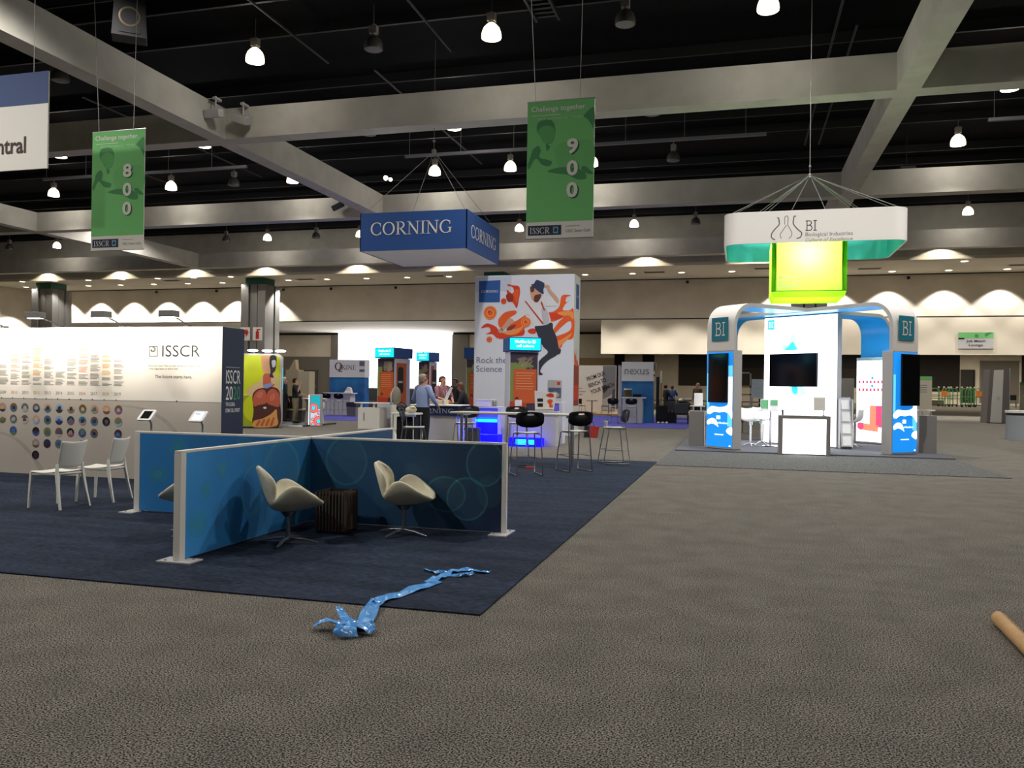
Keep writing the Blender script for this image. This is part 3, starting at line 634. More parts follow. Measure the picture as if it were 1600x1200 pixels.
lt.text('ISSCR', (wx(-9.06), 0, 2.005), XR, ZU, .185, .71, m_text, .003)
# square emblem with a spiral of arcs
ex, ez, es_ = wx(-9.31), 2.01, .165
for q in (rect(0, es_, 0, .011), rect(0, es_, es_ - .011, es_), rect(0, .011, 0, es_), rect(es_ - .011, es_, 0, es_)): lt.flat([(a, c) for a, c in q], (ex, 0, ez), XR, ZU, .003)
for k in range(8):
    P = [(.05 + .018 * math.cos(a0) + (.013 * k + .01) * math.cos(a0), .1 + (.013 * k + .01) * math.sin(a0)) for a0 in [R(-150 + 40 * k + j * 14) for j in range(9)]]
    P = [(min(max(p[0], .006), es_ - .006), min(max(p[1], .006), es_ - .006)) for p in P]
    for q in _rib(P, [.0095] * 9): lt.flat(q, (ex, 0, ez), XR, ZU, .003)
lt.flat(disc2(.045, .1, .014, n=12), (ex, 0, ez), XR, ZU, .0035)
lt.text('Book your room. Take our daily surveys for a chance to win', (wx(-9.31), 0, 1.835), XR, ZU, w=.97, m=m_dgrey, off=.003)
lt.text('a free registration to ISSCR 2020.', (wx(-9.31), 0, 1.785), XR, ZU, w=.56, m=m_dgrey, off=.003)
lt.text('The future starts here.', (wx(-9.19), 0, 1.655), XR, ZU, w=.7, m=m_text, off=.003)
rnd = random.Random(5)
m_tl = [mat('tl_grey', '#8d8882', .7), mat('tl_rose', '#d8927c', .7), mat('tl_gold', '#dcb06a', .7)]
cols_ = [-12.9 + .3725 * k for k in range(12)]  # column left edges, ending near -8.8
XS = [wx(-12.33 + i * .2345) for i in range(11)]
yrs = ['2009', '2010', '2011', '2012', '2013', '2014', '2015', '2016', '2017', '2018', '2019']
tops = [1.86, 2.02, 2.06, 2.06, 2.0, 1.78, 1.92, 2.1, 2.06, 2.06, 1.98]
kinds = [0, 1, 0, 2, 0, 0, 0, 1, 0, 2, 0]
for i, x in enumerate(XS):
    z = 1.52; k = 0
    while z < tops[i]:
        block = rnd.randint(2, 6)
        cm = m_tl[kinds[i]] if z > 1.66 + .06 * (i % 3) else m_tl[0]
        for _ in range(block):
            lt.flat(rect(0, .2 * rnd.uniform(.6, 1), 0, .009), (x, 0, z), XR, ZU, .003, cm); z += .02
        z += .03
    lt.text(yrs[i], (x + .01, 0, 1.36), XR, ZU, .05, .13, m_tl[kinds[i]], .003)
    lt.flat(disc2(.05, 0, .012, n=8), (x, 0, 1.285), XR, ZU, .004, m_dgrey)
lt.flat(disc2(0, 0, .014, n=8), (wx(-8.77), 0, 1.285), XR, ZU, .004, m_dgrey)
lt.flat(rect(wx(WX0) + .0, wx(WX1) - .02, 1.277, 1.283), (0, 0, 0), XR, ZU, .002, m_grey)
lt.build('timeline_lettering', t)
pal = ['#2a3950', '#3b2c2c', '#4e6b6a', '#6b5548', '#8aa0b8', '#332038', '#7d6a50', '#26304a', '#50606b', '#c28f6a', '#88506a', '#3f4a8c', '#5d7355', '#1c1c22', '#9a8478', '#6f4f2c', '#406f8c', '#b9a58c']
pm = [mat('photo_%d' % i, c, .5) for i, c in enumerate(pal)]
db = MB(pm[0])
rows = {0: range(-4, 11), 1: range(-4, 11), 2: (1, 3, 4, 5, 6, 7, 8, 10), 3: (3, 4, 5, 7, 10), 4: (3, 10)}
for rw, cc in rows.items():
    for c in cc:
        x = wx(-12.31 + c * .2375) + .05; z = 1.125 - rw * .2; r_ = .075
        p1, p2, p3 = rnd.sample(pm, 3)
        db.flat(disc2(0, 0, r_, n=22), (x, 0, z), XR, ZU, .003, p1)
        h = rnd.uniform(-30, 20); db.flat(disc2(0, 0, r_, None, 14, 180 - h, 360 + h), (x, 0, z), XR, ZU, .004, p2)
        db.flat(smooth2([(-.03 + rnd.uniform(-.02, .02), -.03), (.035, -.025), (.03, .03 + rnd.uniform(-.02, .01)), (-.02, .025)], 3), (x, 0, z), XR, ZU, .005, p3)
db.build('photo_dots', t)
# faint pale swirl print on the grey field
sw = MB(mat('swirl', '#b9b0a6', .65, alpha=.35))
for q in _rib([tuple(p)[:2] for p in smooth3([(wx(-9.9), 1.2, 0), (wx(-9.3), 1.12, 0), (wx(-8.8), .8, 0), (wx(-8.5), .2, 0)], 6)], [.02 + .0045 * i for i in range(19)]): sw.flat(q, (0, 0, 0), XR, ZU, .002)
for q in _rib([tuple(p)[:2] for p in smooth3([(wx(-12.6), .75, 0), (wx(-12.0), .6, 0), (wx(-11.6), .3, 0), (wx(-11.4), .02, 0)], 6)], [.02 + .005 * i for i in range(19)]): sw.flat(q, (0, 0, 0), XR, ZU, .002)
sw.build('printed_swirl', t)
for i, (hx, lab) in enumerate(((-12.1, 'arm light above the display wall at the left edge of view'), (-10.93, 'arm light above display wall in front of the far grey column'), (-9.66, 'arm light on display wall top, middle one'), (-8.42, 'arm light on display wall top, nearest the navy end panel'))):
    a = thing('arm_light', lab, 'lamp', (hx - .2, WY, 2.502), 0, 'arm lights on the display wall')
    MB(m_dgrey).box(-.04, .04, 0, .1, 0, .03).tube([(0, .03, .02), (.06, -.2, .08), (.17, -.58, .13)], .009, 6).build('arm', a)
    h = MB(m_grey).box(.05, .3, -.74, -.56, .1, .2); h.build('lamp_head', a, bevel=.008)
    MB(mat('arm_lens', '#ffffff', .3, emit='#fff0d8', es=10)).box(.075, .275, -.71, -.59, .094, .1).build('lens', a)
    spot('arm_light_beam', (hx, WY - .62, 2.58), (hx, WY - .0, 2.35), 125, 120, .9, (1, .93, .82), .06)
# tablet kiosks
def tablet(label, loc, on, first=[]):
    t = thing('tablet_stand', label, 'tablet stand', loc, R(-4), 'white tablet stands')
    MB(m_lgrey).cyl((0, .1, 0), .16, 0, .012, 20).build('foot', t); MB(m_lgrey).tube([(0, .1, .01), (0, .1, .95), (0, .05, 1.03), (0, .02, 1.06)], .02, 8).build('pole', t)
    X = Matrix.Translation((0, 0, 1.08)) @ Matrix.Rotation(R(47), 4, 'X')
    b = MB(m_white); b.X = X; b.prism(rrect(-.13, .13, -.105, .105, .03), (0, 0, .012), XR, YU, .024); b.build('case', t, bevel=.003)
    s = MB(m_screen if not on else mat('tablet_lit', '#e8eefc', .3, emit='#dfe6ff', es=.9)); s.X = X; s.flat(rect(-.082, .082, -.075, .075), (0, 0, .013), XR, YU, .001)
    if on: s.flat(rect(-.07, .03, .03, .045), (0, 0, .013), XR, YU, .002, mat('ui_blue', '#3c5aa8', .5)); s.flat(rect(-.07, .06, .055, .062), (0, 0, .013), XR, YU, .002, m_lgrey)
    s.build('screen', t); return t
tablet('white tablet stand with a black screen in front of grey display wall', (-8.77, 10.95, .012), False)
tablet('white tablet stand with a lit screen next to the navy end panel', (-7.86, 10.95, .012), True)

# ---------------------------------------------------------------- green anatomy light box and its stand
m_lime = mat('lime_print', '#b9bf12', .5); m_olive = mat('olive_print', '#8f9c10', .5)
t = thing('poster_box', 'tall lime green rounded display box printed with an anatomical torso model', 'display box', (-16.6, 26.7, 0), R(25))
A = MB(m_lgrey); A.prism(rrect(-1.2, .72, .06, 2.68, .16), (0, 0, 0), XR, ZU, .55, m_lgrey, True); A.build('cabinet', t)
g_ = MB(m_lime); FO = (0, 0, 0)
g_.flat(rrect(-1.18, .66, .08, 2.62, .13), FO, XR, ZU, .004)
g_.flat(rect(-1.18, -.2, .08, 1.19), FO, XR, ZU, .006, m_olive); g_.flat(rect(-1.18, -.32, 1.18, 1.21), FO, XR, ZU, .007, mat('pale_lime', '#e4e890', .5))
g_.flat(disc2(-.12, .72, .5, .52, 28), FO, XR, ZU, .007, m_lime)
g_.text('MES+', (-.98, 0, 2.0), XR, ZU, .1, .36, mat('blue_grey_ink', '#7f9a6a', .6), .008)
def crop(L): return [((x - 650) / 306 * 1.0 + .66, 2.64 - (y - 195) / 351) for x, y in L]
def lay(L, m, o, sm=True): g_.flat(smooth2(crop(L)) if sm else crop(L), FO, XR, ZU, o, m)
msk, mmus, mliv, mint, mhl, mdark = mat('print_skin', '#c99468', .5), mat('print_muscle', '#b0553c', .5), mat('print_liver', '#4a2420', .5), mat('print_gut', '#c8904a', .5), mat('print_highlight', '#bf6650', .5), mat('print_dark', '#262a28', .5)
lay([(300, 700), (330, 600), (440, 520), (480, 440), (600, 440), (645, 560), (648, 760), (560, 720), (380, 700)], mat('print_pale', '#c8a878', .5), .008)
lay([(455, 208), (605, 208), (612, 300), (600, 400), (560, 450), (500, 445), (462, 380), (448, 290)], msk, .010)
lay([(545, 208), (605, 208), (610, 300), (598, 390), (570, 430), (585, 480), (540, 470), (548, 400), (535, 300)], mdark, .012)
lay([(560, 270), (600, 265), (600, 330), (570, 350)], m_lgrey, .013)
lay([(478, 440), (545, 440), (560, 560), (600, 560), (560, 600), (480, 590), (470, 520)], mmus, .011)
lay([(470, 580), (520, 560), (570, 550), (560, 590), (500, 620)], mat('print_vein', '#8088b0', .5), .013)
lay([(360, 720), (400, 640), (480, 610), (580, 600), (640, 640), (655, 760), (648, 1100), (380, 1110), (375, 900)], mliv, .0095)
lay([(365, 780), (395, 670), (470, 630), (505, 680), (515, 790), (470, 820), (390, 850)], mmus, .012); lay([(515, 790), (520, 670), (580, 620), (640, 680), (655, 780), (640, 850), (560, 830)], mmus, .012)
lay([(400, 720), (440, 660), (470, 680), (450, 740)], mhl, .013); lay([(545, 720), (590, 680), (600, 740), (560, 780)], mhl, .013)
lay([(385, 860), (470, 820), (560, 830), (630, 870), (560, 960), (480, 990), (385, 1000)], mliv, .013); lay([(475, 860), (500, 850), (512, 868), (490, 876)], m_offw, .015)
lay([(380, 1030), (470, 1000), (560, 940), (615, 880), (625, 960), (620, 1090), (380, 1108)], mint, .014)
for k in range(4): lay([(400 + k * 50, 1085), (430 + k * 50, 1020 - 10 * k), (450 + k * 50, 1030 - 12 * k), (425 + k * 50, 1090)], mmus, .016)
g_.build('printed_front', t)
MB(m_black).box(-1.1, .6, .02, .5, 0, .06).build('plinth', t); MB(m_litcy).box(.72, .73, .3, .34, 1.4, 2.2).build('edge_light', t)
for i, (x, lab) in enumerate(((-.28, 'left bright oval arm lamp above the lime green box'), (.22, 'middle bright oval arm lamp above the lime green box'), (.68, 'right bright oval arm lamp above the lime green box'))):
    a = thing('oval_lamp', lab, 'lamp', (-16.6 + x * .906 - .3 * .4226, 26.7 + x * .4226 + .3 * .906, 2.68), R(25), 'oval arm lamps over the lime green box')
    MB(m_lgrey).tube([(0, 0, -.02), (0, -.1, .06), (0, -.35, .1)], .012, 6).build('arm', a)
    b = MB(mat('oval_glow', '#ffffff', .3, emit='#f4f8ff', es=9)).ball((0, -.45, .1), .19, .1, .045); b.build('lamp_head', a)
spot('oval_lamp_beam', (-16.6, 25.6, 2.85), (-16.8, 26.3, 1.2), 40, 120, .6, COOLW, .1)
t = thing('light_box', 'small lit display column with pink and red ring pattern beside standing man', 'display column', (-15.62, 28.9, 0), R(14))
MB(m_lgrey).box(-.24, .2, 0, .36, 0, 1.22).build('cabinet', t, bevel=.02)
g2 = MB(mat('lit_teal', '#1bb0c0', .5, emit='#14a8b8', es=.55)); fx = lambda P, m, o: g2.flat(P, (0, 0, 0), XR, ZU, o, m)
fx(rect(-.17, .19, .04, 1.17), None, .004); ml, mr_, mp = mat('lit_pale', '#c8dce8', .5, emit='#c0d4e4', es=.6), mat('lit_red', '#e0503c', .5, emit='#d84030', es=.6), mat('lit_pink', '#f090a0', .5, emit='#f08898', es=.6)
fx(rect(-.17, .19, .04, .66), ml, .005)
def ring(cx, cz, r_, o):
    for k, (q, m) in enumerate(((1, mr_), (.78, mp), (.55, mr_), (.36, m_litcy))):
        P = [(min(max(a, -.17), .19), min(max(c, .04), 1.16)) for a, c in disc2(cx, cz, r_ * q, n=22)]; fx(P, m, o + .0008 * k)
ring(-.06, .7, .19, .006); ring(.14, .2, .2, .007); ring(-.09, .27, .07, .008); ring(.02, .38, .05, .008); ring(.17, .52, .1, .007); ring(-.06, .08, .1, .009)
g2.build('lit_front', t); MB(m_litw).box(-.245, -.24, 0, .05, 0, 1.2).build('edge_light', t)
t = thing('display_pod', 'grey curved info pod behind the ring-patterned light column', 'counter', (-16.35, 30.2, 0))
MB(m_lgrey).loft([(0, 0, 0, .45, .35), (0, 0, .1, .4, .3), (0, 0, .9, .34, .26), (0, 0, 1.02, .46, .34)], 20).build('body', t); MB(m_white).cyl((0, 0, 0), .5, 1.02, 1.05, 20).build('top', t)
b = MB(m_white); b.X = Matrix.Translation((.35, -.35, .7)) @ Matrix.Rotation(R(25), 4, 'Y'); b.box(-.02, .02, -.05, .05, -.28, .28); b.build('leaflet_holder', t)
t = thing('floor_plinth', 'low white-edged stand floor under the man in khaki trousers', 'platform', (-17.3, 29.6, 0)); MB(m_dgrey).box(-1.6, 1.5, -1.3, 1.4, 0, .06).build('deck', t); MB(m_white).box(-1.6, 1.5, -1.32, -1.3, 0, .06).build('edge_trim', t)

# ---------------------------------------------------------------- hanging banners and signs
m_bgreen = mat('banner_green', '#6fb96e', .75); m_bgreen2 = mat('banner_green_mid', '#5aa25d', .75); m_bgreen3 = mat('banner_green_dark', '#448450', .75)
def banner(label, x, y, z0, wd, ht, num):
    t = thing('hanging_banner', label, 'banner', (x, y, z0), 0, 'green hall number banners')
    MB(m_offw).box(0, wd, 0, .02, 0, ht).build('banner_sheet', t)
    b = MB(m_bgreen); s = lambda P, m, o=.003: b.flat([(p[0] * wd, p[1] * ht) for p in P], (0, 0, 0), XR, ZU, o, m)
    s(rect(.0, 1, .12, 1), m_bgreen, .001)
    def cz(L): return [((x_ - 40) / 530, 1 - (y_ - 60) / 1085) for x_, y_ in L]
    s(smooth2(cz([(118, 240), (150, 210), (215, 205), (255, 245), (265, 320), (245, 385), (200, 400), (165, 375), (150, 345), (120, 300)])), m_bgreen3, .0015)
    s(smooth2(cz([(125, 300), (170, 255), (245, 270), (262, 330), (240, 385), (190, 395), (160, 360)])), m_bgreen2, .0018)
    s(smooth2(cz([(85, 440), (130, 410), (150, 450), (140, 500), (190, 520), (240, 540), (220, 575), (160, 560), (110, 510), (60, 590), (45, 560), (70, 490)])), m_bgreen3, .0015)
    s(smooth2(cz([(190, 400), (225, 420), (200, 455)])), m_bgreen3, .0016)
    s(smooth2(cz([(485, 200), (520, 160), (566, 140), (568, 300), (540, 260), (510, 220)])), m_bgreen3, .0015)
    s(smooth2(cz([(205, 615), (300, 590), (420, 600), (500, 640), (510, 690), (440, 690), (360, 650), (270, 635)])), m_bgreen3, .0015); s(smooth2(cz([(470, 610), (500, 590), (566, 650), (520, 650)])), m_bgreen3, .0016)
    s(smooth2(cz([(270, 420), (480, 380), (566, 420), (560, 600), (420, 590), (300, 600)])), mat('banner_green_soft', '#67b067', .75), .0012)
    b.build('printed_green', t)
    l = MB(m_offw)
    l.text('Challenge together.', (.06 * wd, 0, ht * .915), XR, ZU, w=.82 * wd, m=m_offw, off=.004, bold=.01)
    l.flat(rect(.07 * wd, .5 * wd, ht * .895, ht * .899), (0, 0, 0), XR, ZU, .004)
    l.text('ISSCR 2019 ANNUAL MEETING', (.16 * wd, 0, ht * .862), XR, ZU, w=.66 * wd, m=mat('banner_green_pale', '#a8cfa0', .75), off=.004, bold=.01)
    for i, c in enumerate(num):
        zc = ht * (.605 - i * .158)
        l.text(c, (.6 * wd + .025, 0, zc - .02), XR, ZU, ht * .112, wd * .165, m_bgreen3 if i % 2 else mat('num_shadow', '#2f5a3a', .75), .005, bold=.03)
        l.text(c, (.6 * wd, 0, zc), XR, ZU, ht * .112, wd * .165, m_offw, .008, bold=.03)
    l.flat(rect(.03 * wd, .53 * wd, ht * .024, ht * .094), (0, 0, 0), XR, ZU, .004, mat('logo_navy', '#1d2b45', .7))
    l.text('ISSCR', (.06 * wd, 0, ht * .035), XR, ZU, ht * .046, wd * .3, m_offw, .006, serif=True)
    l.flat(rect(.41 * wd, .485 * wd, ht * .035, ht * .082), (0, 0, 0), XR, ZU, .005, mat('logo_teal', '#6fa0b8', .7)); l.flat(smooth2([(.425 * wd, ht * .045), (.475 * wd, ht * .05), (.46 * wd, ht * .075), (.43 * wd, ht * .07)], 3), (0, 0, 0), XR, ZU, .006, m_navyp)
    l.text('in partnership with', (.6 * wd, 0, ht * .078), XR, ZU, w=.2 * wd, m=m_grey, off=.004); l.text('USC Stem Cell', (.6 * wd, 0, ht * .04), XR, ZU, w=.35 * wd, m=m_grey, off=.004)
    l.build('lettering', t)
    MB(m_steel).tube([(-.01, .01, ht), (wd + .01, .01, ht)], .014, 6).tube([(-.01, .01, 0), (wd + .01, .01, 0)], .012, 6).build('banner_rod', t)
    MB(m_wire).tube([(.12 * wd, .01, ht), (-.25, .01, 13.4 - z0)], .006, 4).tube([(.78 * wd, .01, ht), (.85 * wd, .01, 13.4 - z0)], .006, 4).build('hanging_wire', t)
banner('green hanging banner reading 800, at the left', -13.05, 14.5, 4.31, 1.28, 2.46, '800')
banner('green hanging banner reading 900, in the middle', -3.72, 14.5, 4.25, 1.21, 2.44, '900')
t = thing('hanging_sign', 'large white and navy hanging sign cut by the top left edge', 'sign', (-12.53, 12.8, 5.57))
MB(m_offw).box(-2.6, 0, 0, .03, 0, 1.82).build('sign_board', t)
b = MB(mat('sign_navy', '#364873', .7)).box(-2.6, -.0, -.004, 0, 1.22, 1.82); b.build('navy_band', t)
MB(mat('sign_ink', '#3a2c26', .7)).text('Central', (-1.62, 0, .31), XR, ZU, .32, 1.13, None, .006, bold=.02).build('lettering', t)
MB(m_wire).tube([(-.35, .015, 1.82), (-.35, .015, 7.8)], .006, 4).tube([(-2.2, .015, 1.82), (-2.2, .015, 7.8)], .006, 4).build('hanging_wire', t)
def slab_bi(mb, O, Rv, h, m, off):
    """the two thin slab letters B and I"""
    t = .085
    q = _bx(.1, .1 + t, 0, 1) + _bx(0, .4, 0, t) + _bx(0, .38, 1 - t, 1) + _bx(.1, .4, .49, .49 + t)
    q += _arc(.38, .765, .2, .195, 90, -90, 12, lambda a: t) + _arc(.4, .28, .24, .24, 90, -90, 12, lambda a: t)
    q += _bx(.9, .9 + t, 0, 1) + _bx(.77, 1.12, 0, t) + _bx(.77, 1.12, 1 - t, 1)
    for p in q: mb.flat([(a * h * .9, b * h) for a, b in p], O, Rv, ZU, off, m)
# ---------------------------------------------------------------- glowing white stand with two crossing arches
m_teal = mat('teal_panel', '#1f7384', .6); m_archw = mat('arch_white', '#d6d2cc', .55); m_archb = mat('arch_blue', '#2a9fdc', .35, spec=.5); m_legg = mat('leg_grey', '#86827f', .6); m_legs = mat('leg_side', '#aca8a3', .6)
BX, BY, BS = 1.75, 25.2, 3.2
t = thing('exhibit_stand', 'glowing white exhibit stand of two crossing rounded arches marked BI', 'exhibit stand', (BX, BY, .05))
def archprof(th):
    S, ztop, r_ = BS, 3.86, .62
    out = [(-S, 2.6)] + [(-S + r_ + r_ * math.cos(R(180 - a)), ztop - r_ + r_ * math.sin(R(180 - a))) for a in range(0, 91, 10)] + [(S - r_ + r_ * math.cos(R(90 - a)), ztop - r_ + r_ * math.sin(R(90 - a))) for a in range(0, 91, 10)] + [(S, 2.6)]
    ri = r_ - th
    inn = [(-S + th, 2.6)] + [(-S + r_ + ri * math.cos(R(180 - a)), ztop - r_ + ri * math.sin(R(180 - a))) for a in range(0, 91, 10)] + [(S - r_ + ri * math.cos(R(90 - a)), ztop - r_ + ri * math.sin(R(90 - a))) for a in range(0, 91, 10)] + [(S - th, 2.6)]
    return out, inn
HWD = .5
for ai, ang in enumerate((45, 135)):
    X = Matrix.Rotation(R(ang), 4, 'Z'); dz = -.012 * ai
    out, inn = archprof(.1)
    b = MB(m_archw); b.X = X; n = len(out)
    V = [(p[0], s * HWD, p[1] + dz) for p in out for s in (-1, 1)]; b.add(V, [(2*i, 2*i+1, 2*i+3, 2*i+2) for i in range(n-1)], m_archw, True)
    for s in (-1, 1):
        V = [(p[0], s * HWD, p[1] + dz) for p in out] + [(p[0], s * HWD, p[1] + dz) for p in inn]; b.add(V, [(i, i+1, n+i+1, n+i) for i in range(n-1)], m_lgrey)
    b.build('arch_band', t)
    b = MB(m_archb); b.X = X
    V = [(p[0], s * (HWD - .01), p[1] + dz) for p in inn for s in (-1, 1)]; b.add(V, [(2*i, 2*i+1, 2*i+3, 2*i+2) for i in range(n-1)], m_archb, True); b.build('blue_lining', t)
    for end in (-1, 1):
        L_ = MB(m_legs); L_.X = X; x0, x1 = (-BS, -BS + .3) if end < 0 else (BS - .3, BS)
        L_.box(x0, x1, -HWD, HWD, 0, 2.6 + dz); leg = L_.build('leg_column', t, bevel=.008)
        xi = x1 + .004 if end < 0 else x0 - .004
        ip = MB(m_litw); ip.X = X; ip.box(*sorted((xi, xi - .003)), -HWD + .03, HWD - .03, .06, 2.5); ip.build('lit_inner_panel', leg)
# the blue lit front panels with a cloud print and reversed-out lines, logos on the bands
m_lb = mat('lit_blue', '#1a8fe8', .5, emit='#1583e2', es=.85); m_lb2 = mat('lit_sky', '#58c4ff', .5, emit='#62c6ff', es=1.0); m_lcl = mat('lit_cloud', '#f0fbff', .5, emit='#eefaff', es=1.6)
def front_frame(end):      # the two front legs: end 0 = left (arch at 45 deg), 1 = right (arch at 135 deg)
    a = R(45) if end == 0 else R(135)
    d = Vector((math.cos(a), math.sin(a), 0)); o = -d * BS if end == 0 else -d * BS
    if end == 1: o = Vector((BS * math.cos(R(-45)), BS * math.sin(R(-45)), 0)); d = -o.normalized()
    Rv = Vector((-d.y, d.x, 0)) * -1
    return o, Rv, -d
for end in (0, 1):
    O, Rv, Nn = front_frame(end)
    if Rv.cross(ZU).dot(Nn) < 0: Rv = -Rv
    b = MB(m_lb); ff = lambda P, m, o: b.flat(P, O, Rv, ZU, o, m)
    ff(rect(-.48, .48, .05, 2.56), m_lb, .006); ff(rect(.3, .47, .6, 2.2), m_lb2, .007); ff(rect(-.47, -.38, .9, 2.0), m_lb2, .007)
    ff(smooth2([(-.46, 1.0), (-.3, 1.12), (-.05, 1.1), (.2, 1.12), (.4, 1.2), (.47, 1.05), (.47, .8), (.36, .92), (.2, .98), (0, .96), (-.2, .97), (-.36, .9), (-.46, .96)], 3), m_lcl, .009)
    ff(rect(.32, .47, 1.1, 1.9), m_lcl, .0085)
    ff(smooth2([(-.46, .7), (-.36, .78), (-.22, .8), (-.1, .74), (-.06, .64), (-.02, .57), (-.12, .62), (-.28, .66), (-.42, .62)], 3), m_lcl, .009); ff(smooth2([(.26, .47), (.34, .56), (.47, .58), (.47, .38), (.36, .4)], 3), m_lcl, .009)
    ff(rect(-.1, .04, .78, .87), m_lcl, .01); b.text('Culture of Excellence', O + Rv * -.3 + ZU * .66, Rv, ZU, w=.62, m=m_lcl, off=.011, shear=.3, bold=.01)
    ff(rect(-.16, .16, .36, .385), m_lcl, .01); ff([(.36, .08), (.44, .08), (.4, .12)], m_lcl, .01)
    b.build('lit_front_panel', t)
    g3 = MB(m_teal); g3.flat(rect(-.31, .31, 2.86, 3.48), O, Rv, ZU, .02); slab_bi(g3, O + ZU * 2.99 - Rv * .17, Rv, .36, m_offw, .026)
    g3.build('logo_square', t)
    tv = thing('display_screen', ('tall black screen on left blue column of the glowing stand', 'tall black screen on right blue column of the glowing stand')[end], 'screen', Vector((BX, BY, 0)) + O + Nn * .012 + Rv * (.12 * end) + ZU * 1.27, math.atan2(Rv.y, Rv.x), 'tall screens on the blue columns')
    c = MB(m_blackpl).box(-.36, .36, -.07, -.03, 0, 1.3); c.box(-.2, .2, -.03, 0, .4, .9); c.build('cabinet', tv, bevel=.006)
    s_ = MB(m_screen); s_.flat(rect(-.34, .34, .02, 1.28), (0, -.07, 0), XR, ZU, .002)
    s_.build('screen', tv)
# slab in the middle
SA = R(-39); SC = Vector((1.71 - BX, 25.55 - BY, 0)); SR = Vector((math.cos(SA), math.sin(SA), 0)); SN = SR.cross(ZU); SL = 1.22
c = MB(m_legs); c.X = Matrix.Translation(SC) @ Matrix.Rotation(SA, 4, 'Z'); c.box(-SL, SL, -.1, .1, 0, 3.72); c.build('centre_wall', t)
c = MB(m_litw); c.flat(rect(-SL + .01, SL - .01, .03, 3.71), SC + SN * .1, SR, ZU, .006); CO = SC + SN * .1
mcy, mcy2 = mat('print_cyan', '#38c8e8', .5, emit='#40ccea', es=1.0), mat('print_cyan_pale', '#a0e8f8', .5, emit='#a8ecfa', es=1.5)
c.flat(smooth2([(-.62, 2.78), (-.55, 2.95), (-.4, 2.9), (-.3, 3.1), (-.18, 3.22), (-.08, 3.02), (.05, 2.9), (.0, 2.78), (-.3, 2.74)], 3), CO, SR, ZU, .012, mcy2); c.flat(smooth2([(-.5, 2.75), (-.36, 2.86), (-.22, 2.98), (-.12, 2.84), (-.08, 2.74)], 3), CO, SR, ZU, .014, mcy)
c.flat(smooth2([(-.3, 1.72), (.1, 1.72), (.25, 1.5), (.1, 1.4), (-.2, 1.42)], 3), CO, SR, ZU, .012, mcy2); c.flat(smooth2([(-.22, 1.7), (-.05, 1.7), (-.06, 1.48), (-.2, 1.5)], 3), CO, SR, ZU, .014, mcy)
c.flat(rect(-1.1, -.86, 3.36, 3.66), CO, SR, ZU, .012, mat('print_cyan_logo', '#58c8dc', .5, emit='#58c8dc', es=.9)); slab_bi(c, CO + SR * -1.06 + ZU * 3.43, SR, .16, m_lcl, .015)
c.build('lit_wall_print', t)
tv = thing('display_screen', 'wide black screen on the glowing white middle wall', 'screen', Vector((BX, BY, 1.73)) + CO + SR * -.16 + SN * .006, SA)
MB(m_blackpl).box(-.8, .8, -.09, -.03, 0, .96).box(-.3, .3, -.03, 0, .3, .7).build('cabinet', tv, bevel=.005); MB(m_screen).flat(rect(-.78, .78, .02, .94), (0, -.09, 0), XR, ZU, .002).build('screen', tv)
# pink cartons and bottle rows printed on the far right inner panel
a = R(45); O = Vector((math.cos(a), math.sin(a), 0)) * (BS - .308); Rv = Vector((math.sin(a), -math.cos(a), 0)); Nn = Vector((-math.cos(a), -math.sin(a), 0))
if Rv.cross(ZU).dot(Nn) < 0: Rv = -Rv
b = MB(m_litw); mpk, mor, mrd, mbl = mat('carton_pink', '#e84a78', .5, emit='#f0507c', es=.9), mat('carton_orange', '#ff9070', .5, emit='#ff8a6a', es=1.0), mat('cap_red', '#e0284a', .5, emit='#e0284a', es=.9), mat('dot_blue', '#38a0e0', .5, emit='#38a0e0', es=.9)
b.flat(rect(0, .3, .5, 1.15), O, Rv, ZU, .008, mor).flat(rect(.22, .42, .5, 1.15), O, Rv, ZU, .009, mpk).flat(smooth2([(-.42, .46), (-.42, .6), (-.25, .62), (-.2, .48), (-.3, .4)], 3), O, Rv, ZU, .01, mpk).flat([(-.25, .4), (.3, .36), (.3, .56), (-.25, .62)], O, Rv, ZU, .009, mor)
for zz in (1.62, 1.86):
    b.flat(rect(-.4, .45, zz - .04, zz - .02), O, Rv, ZU, .007, mpk)
    for k in range(7): b.flat(rect(-.4 + k * .13, -.33 + k * .13, zz - .04, zz + .05), O, Rv, ZU, .008, mrd)
    for k in range(5): b.flat(disc2(-.2 + k * .14, zz + .12, .02 + .03 * (k == 2), n=10), O, Rv, ZU, .008, mbl)
b.build('inner_print', t)
for x, y, z, pw, cl in ((4.0, 26.6, 2.3, 6, (.2, .65, 1)), (3.2, 26.7, 2.8, 5, (.25, .7, 1)), (.0, 23.6, 2.9, 6, (.2, .6, 1)), (3.5, 23.7, 2.9, 6, (.2, .6, 1)), (1.75, 25.0, 2.9, 10, (.4, .75, 1))):
    point('stand_uplight', (x, y, z), pw * 3, cl, .08)
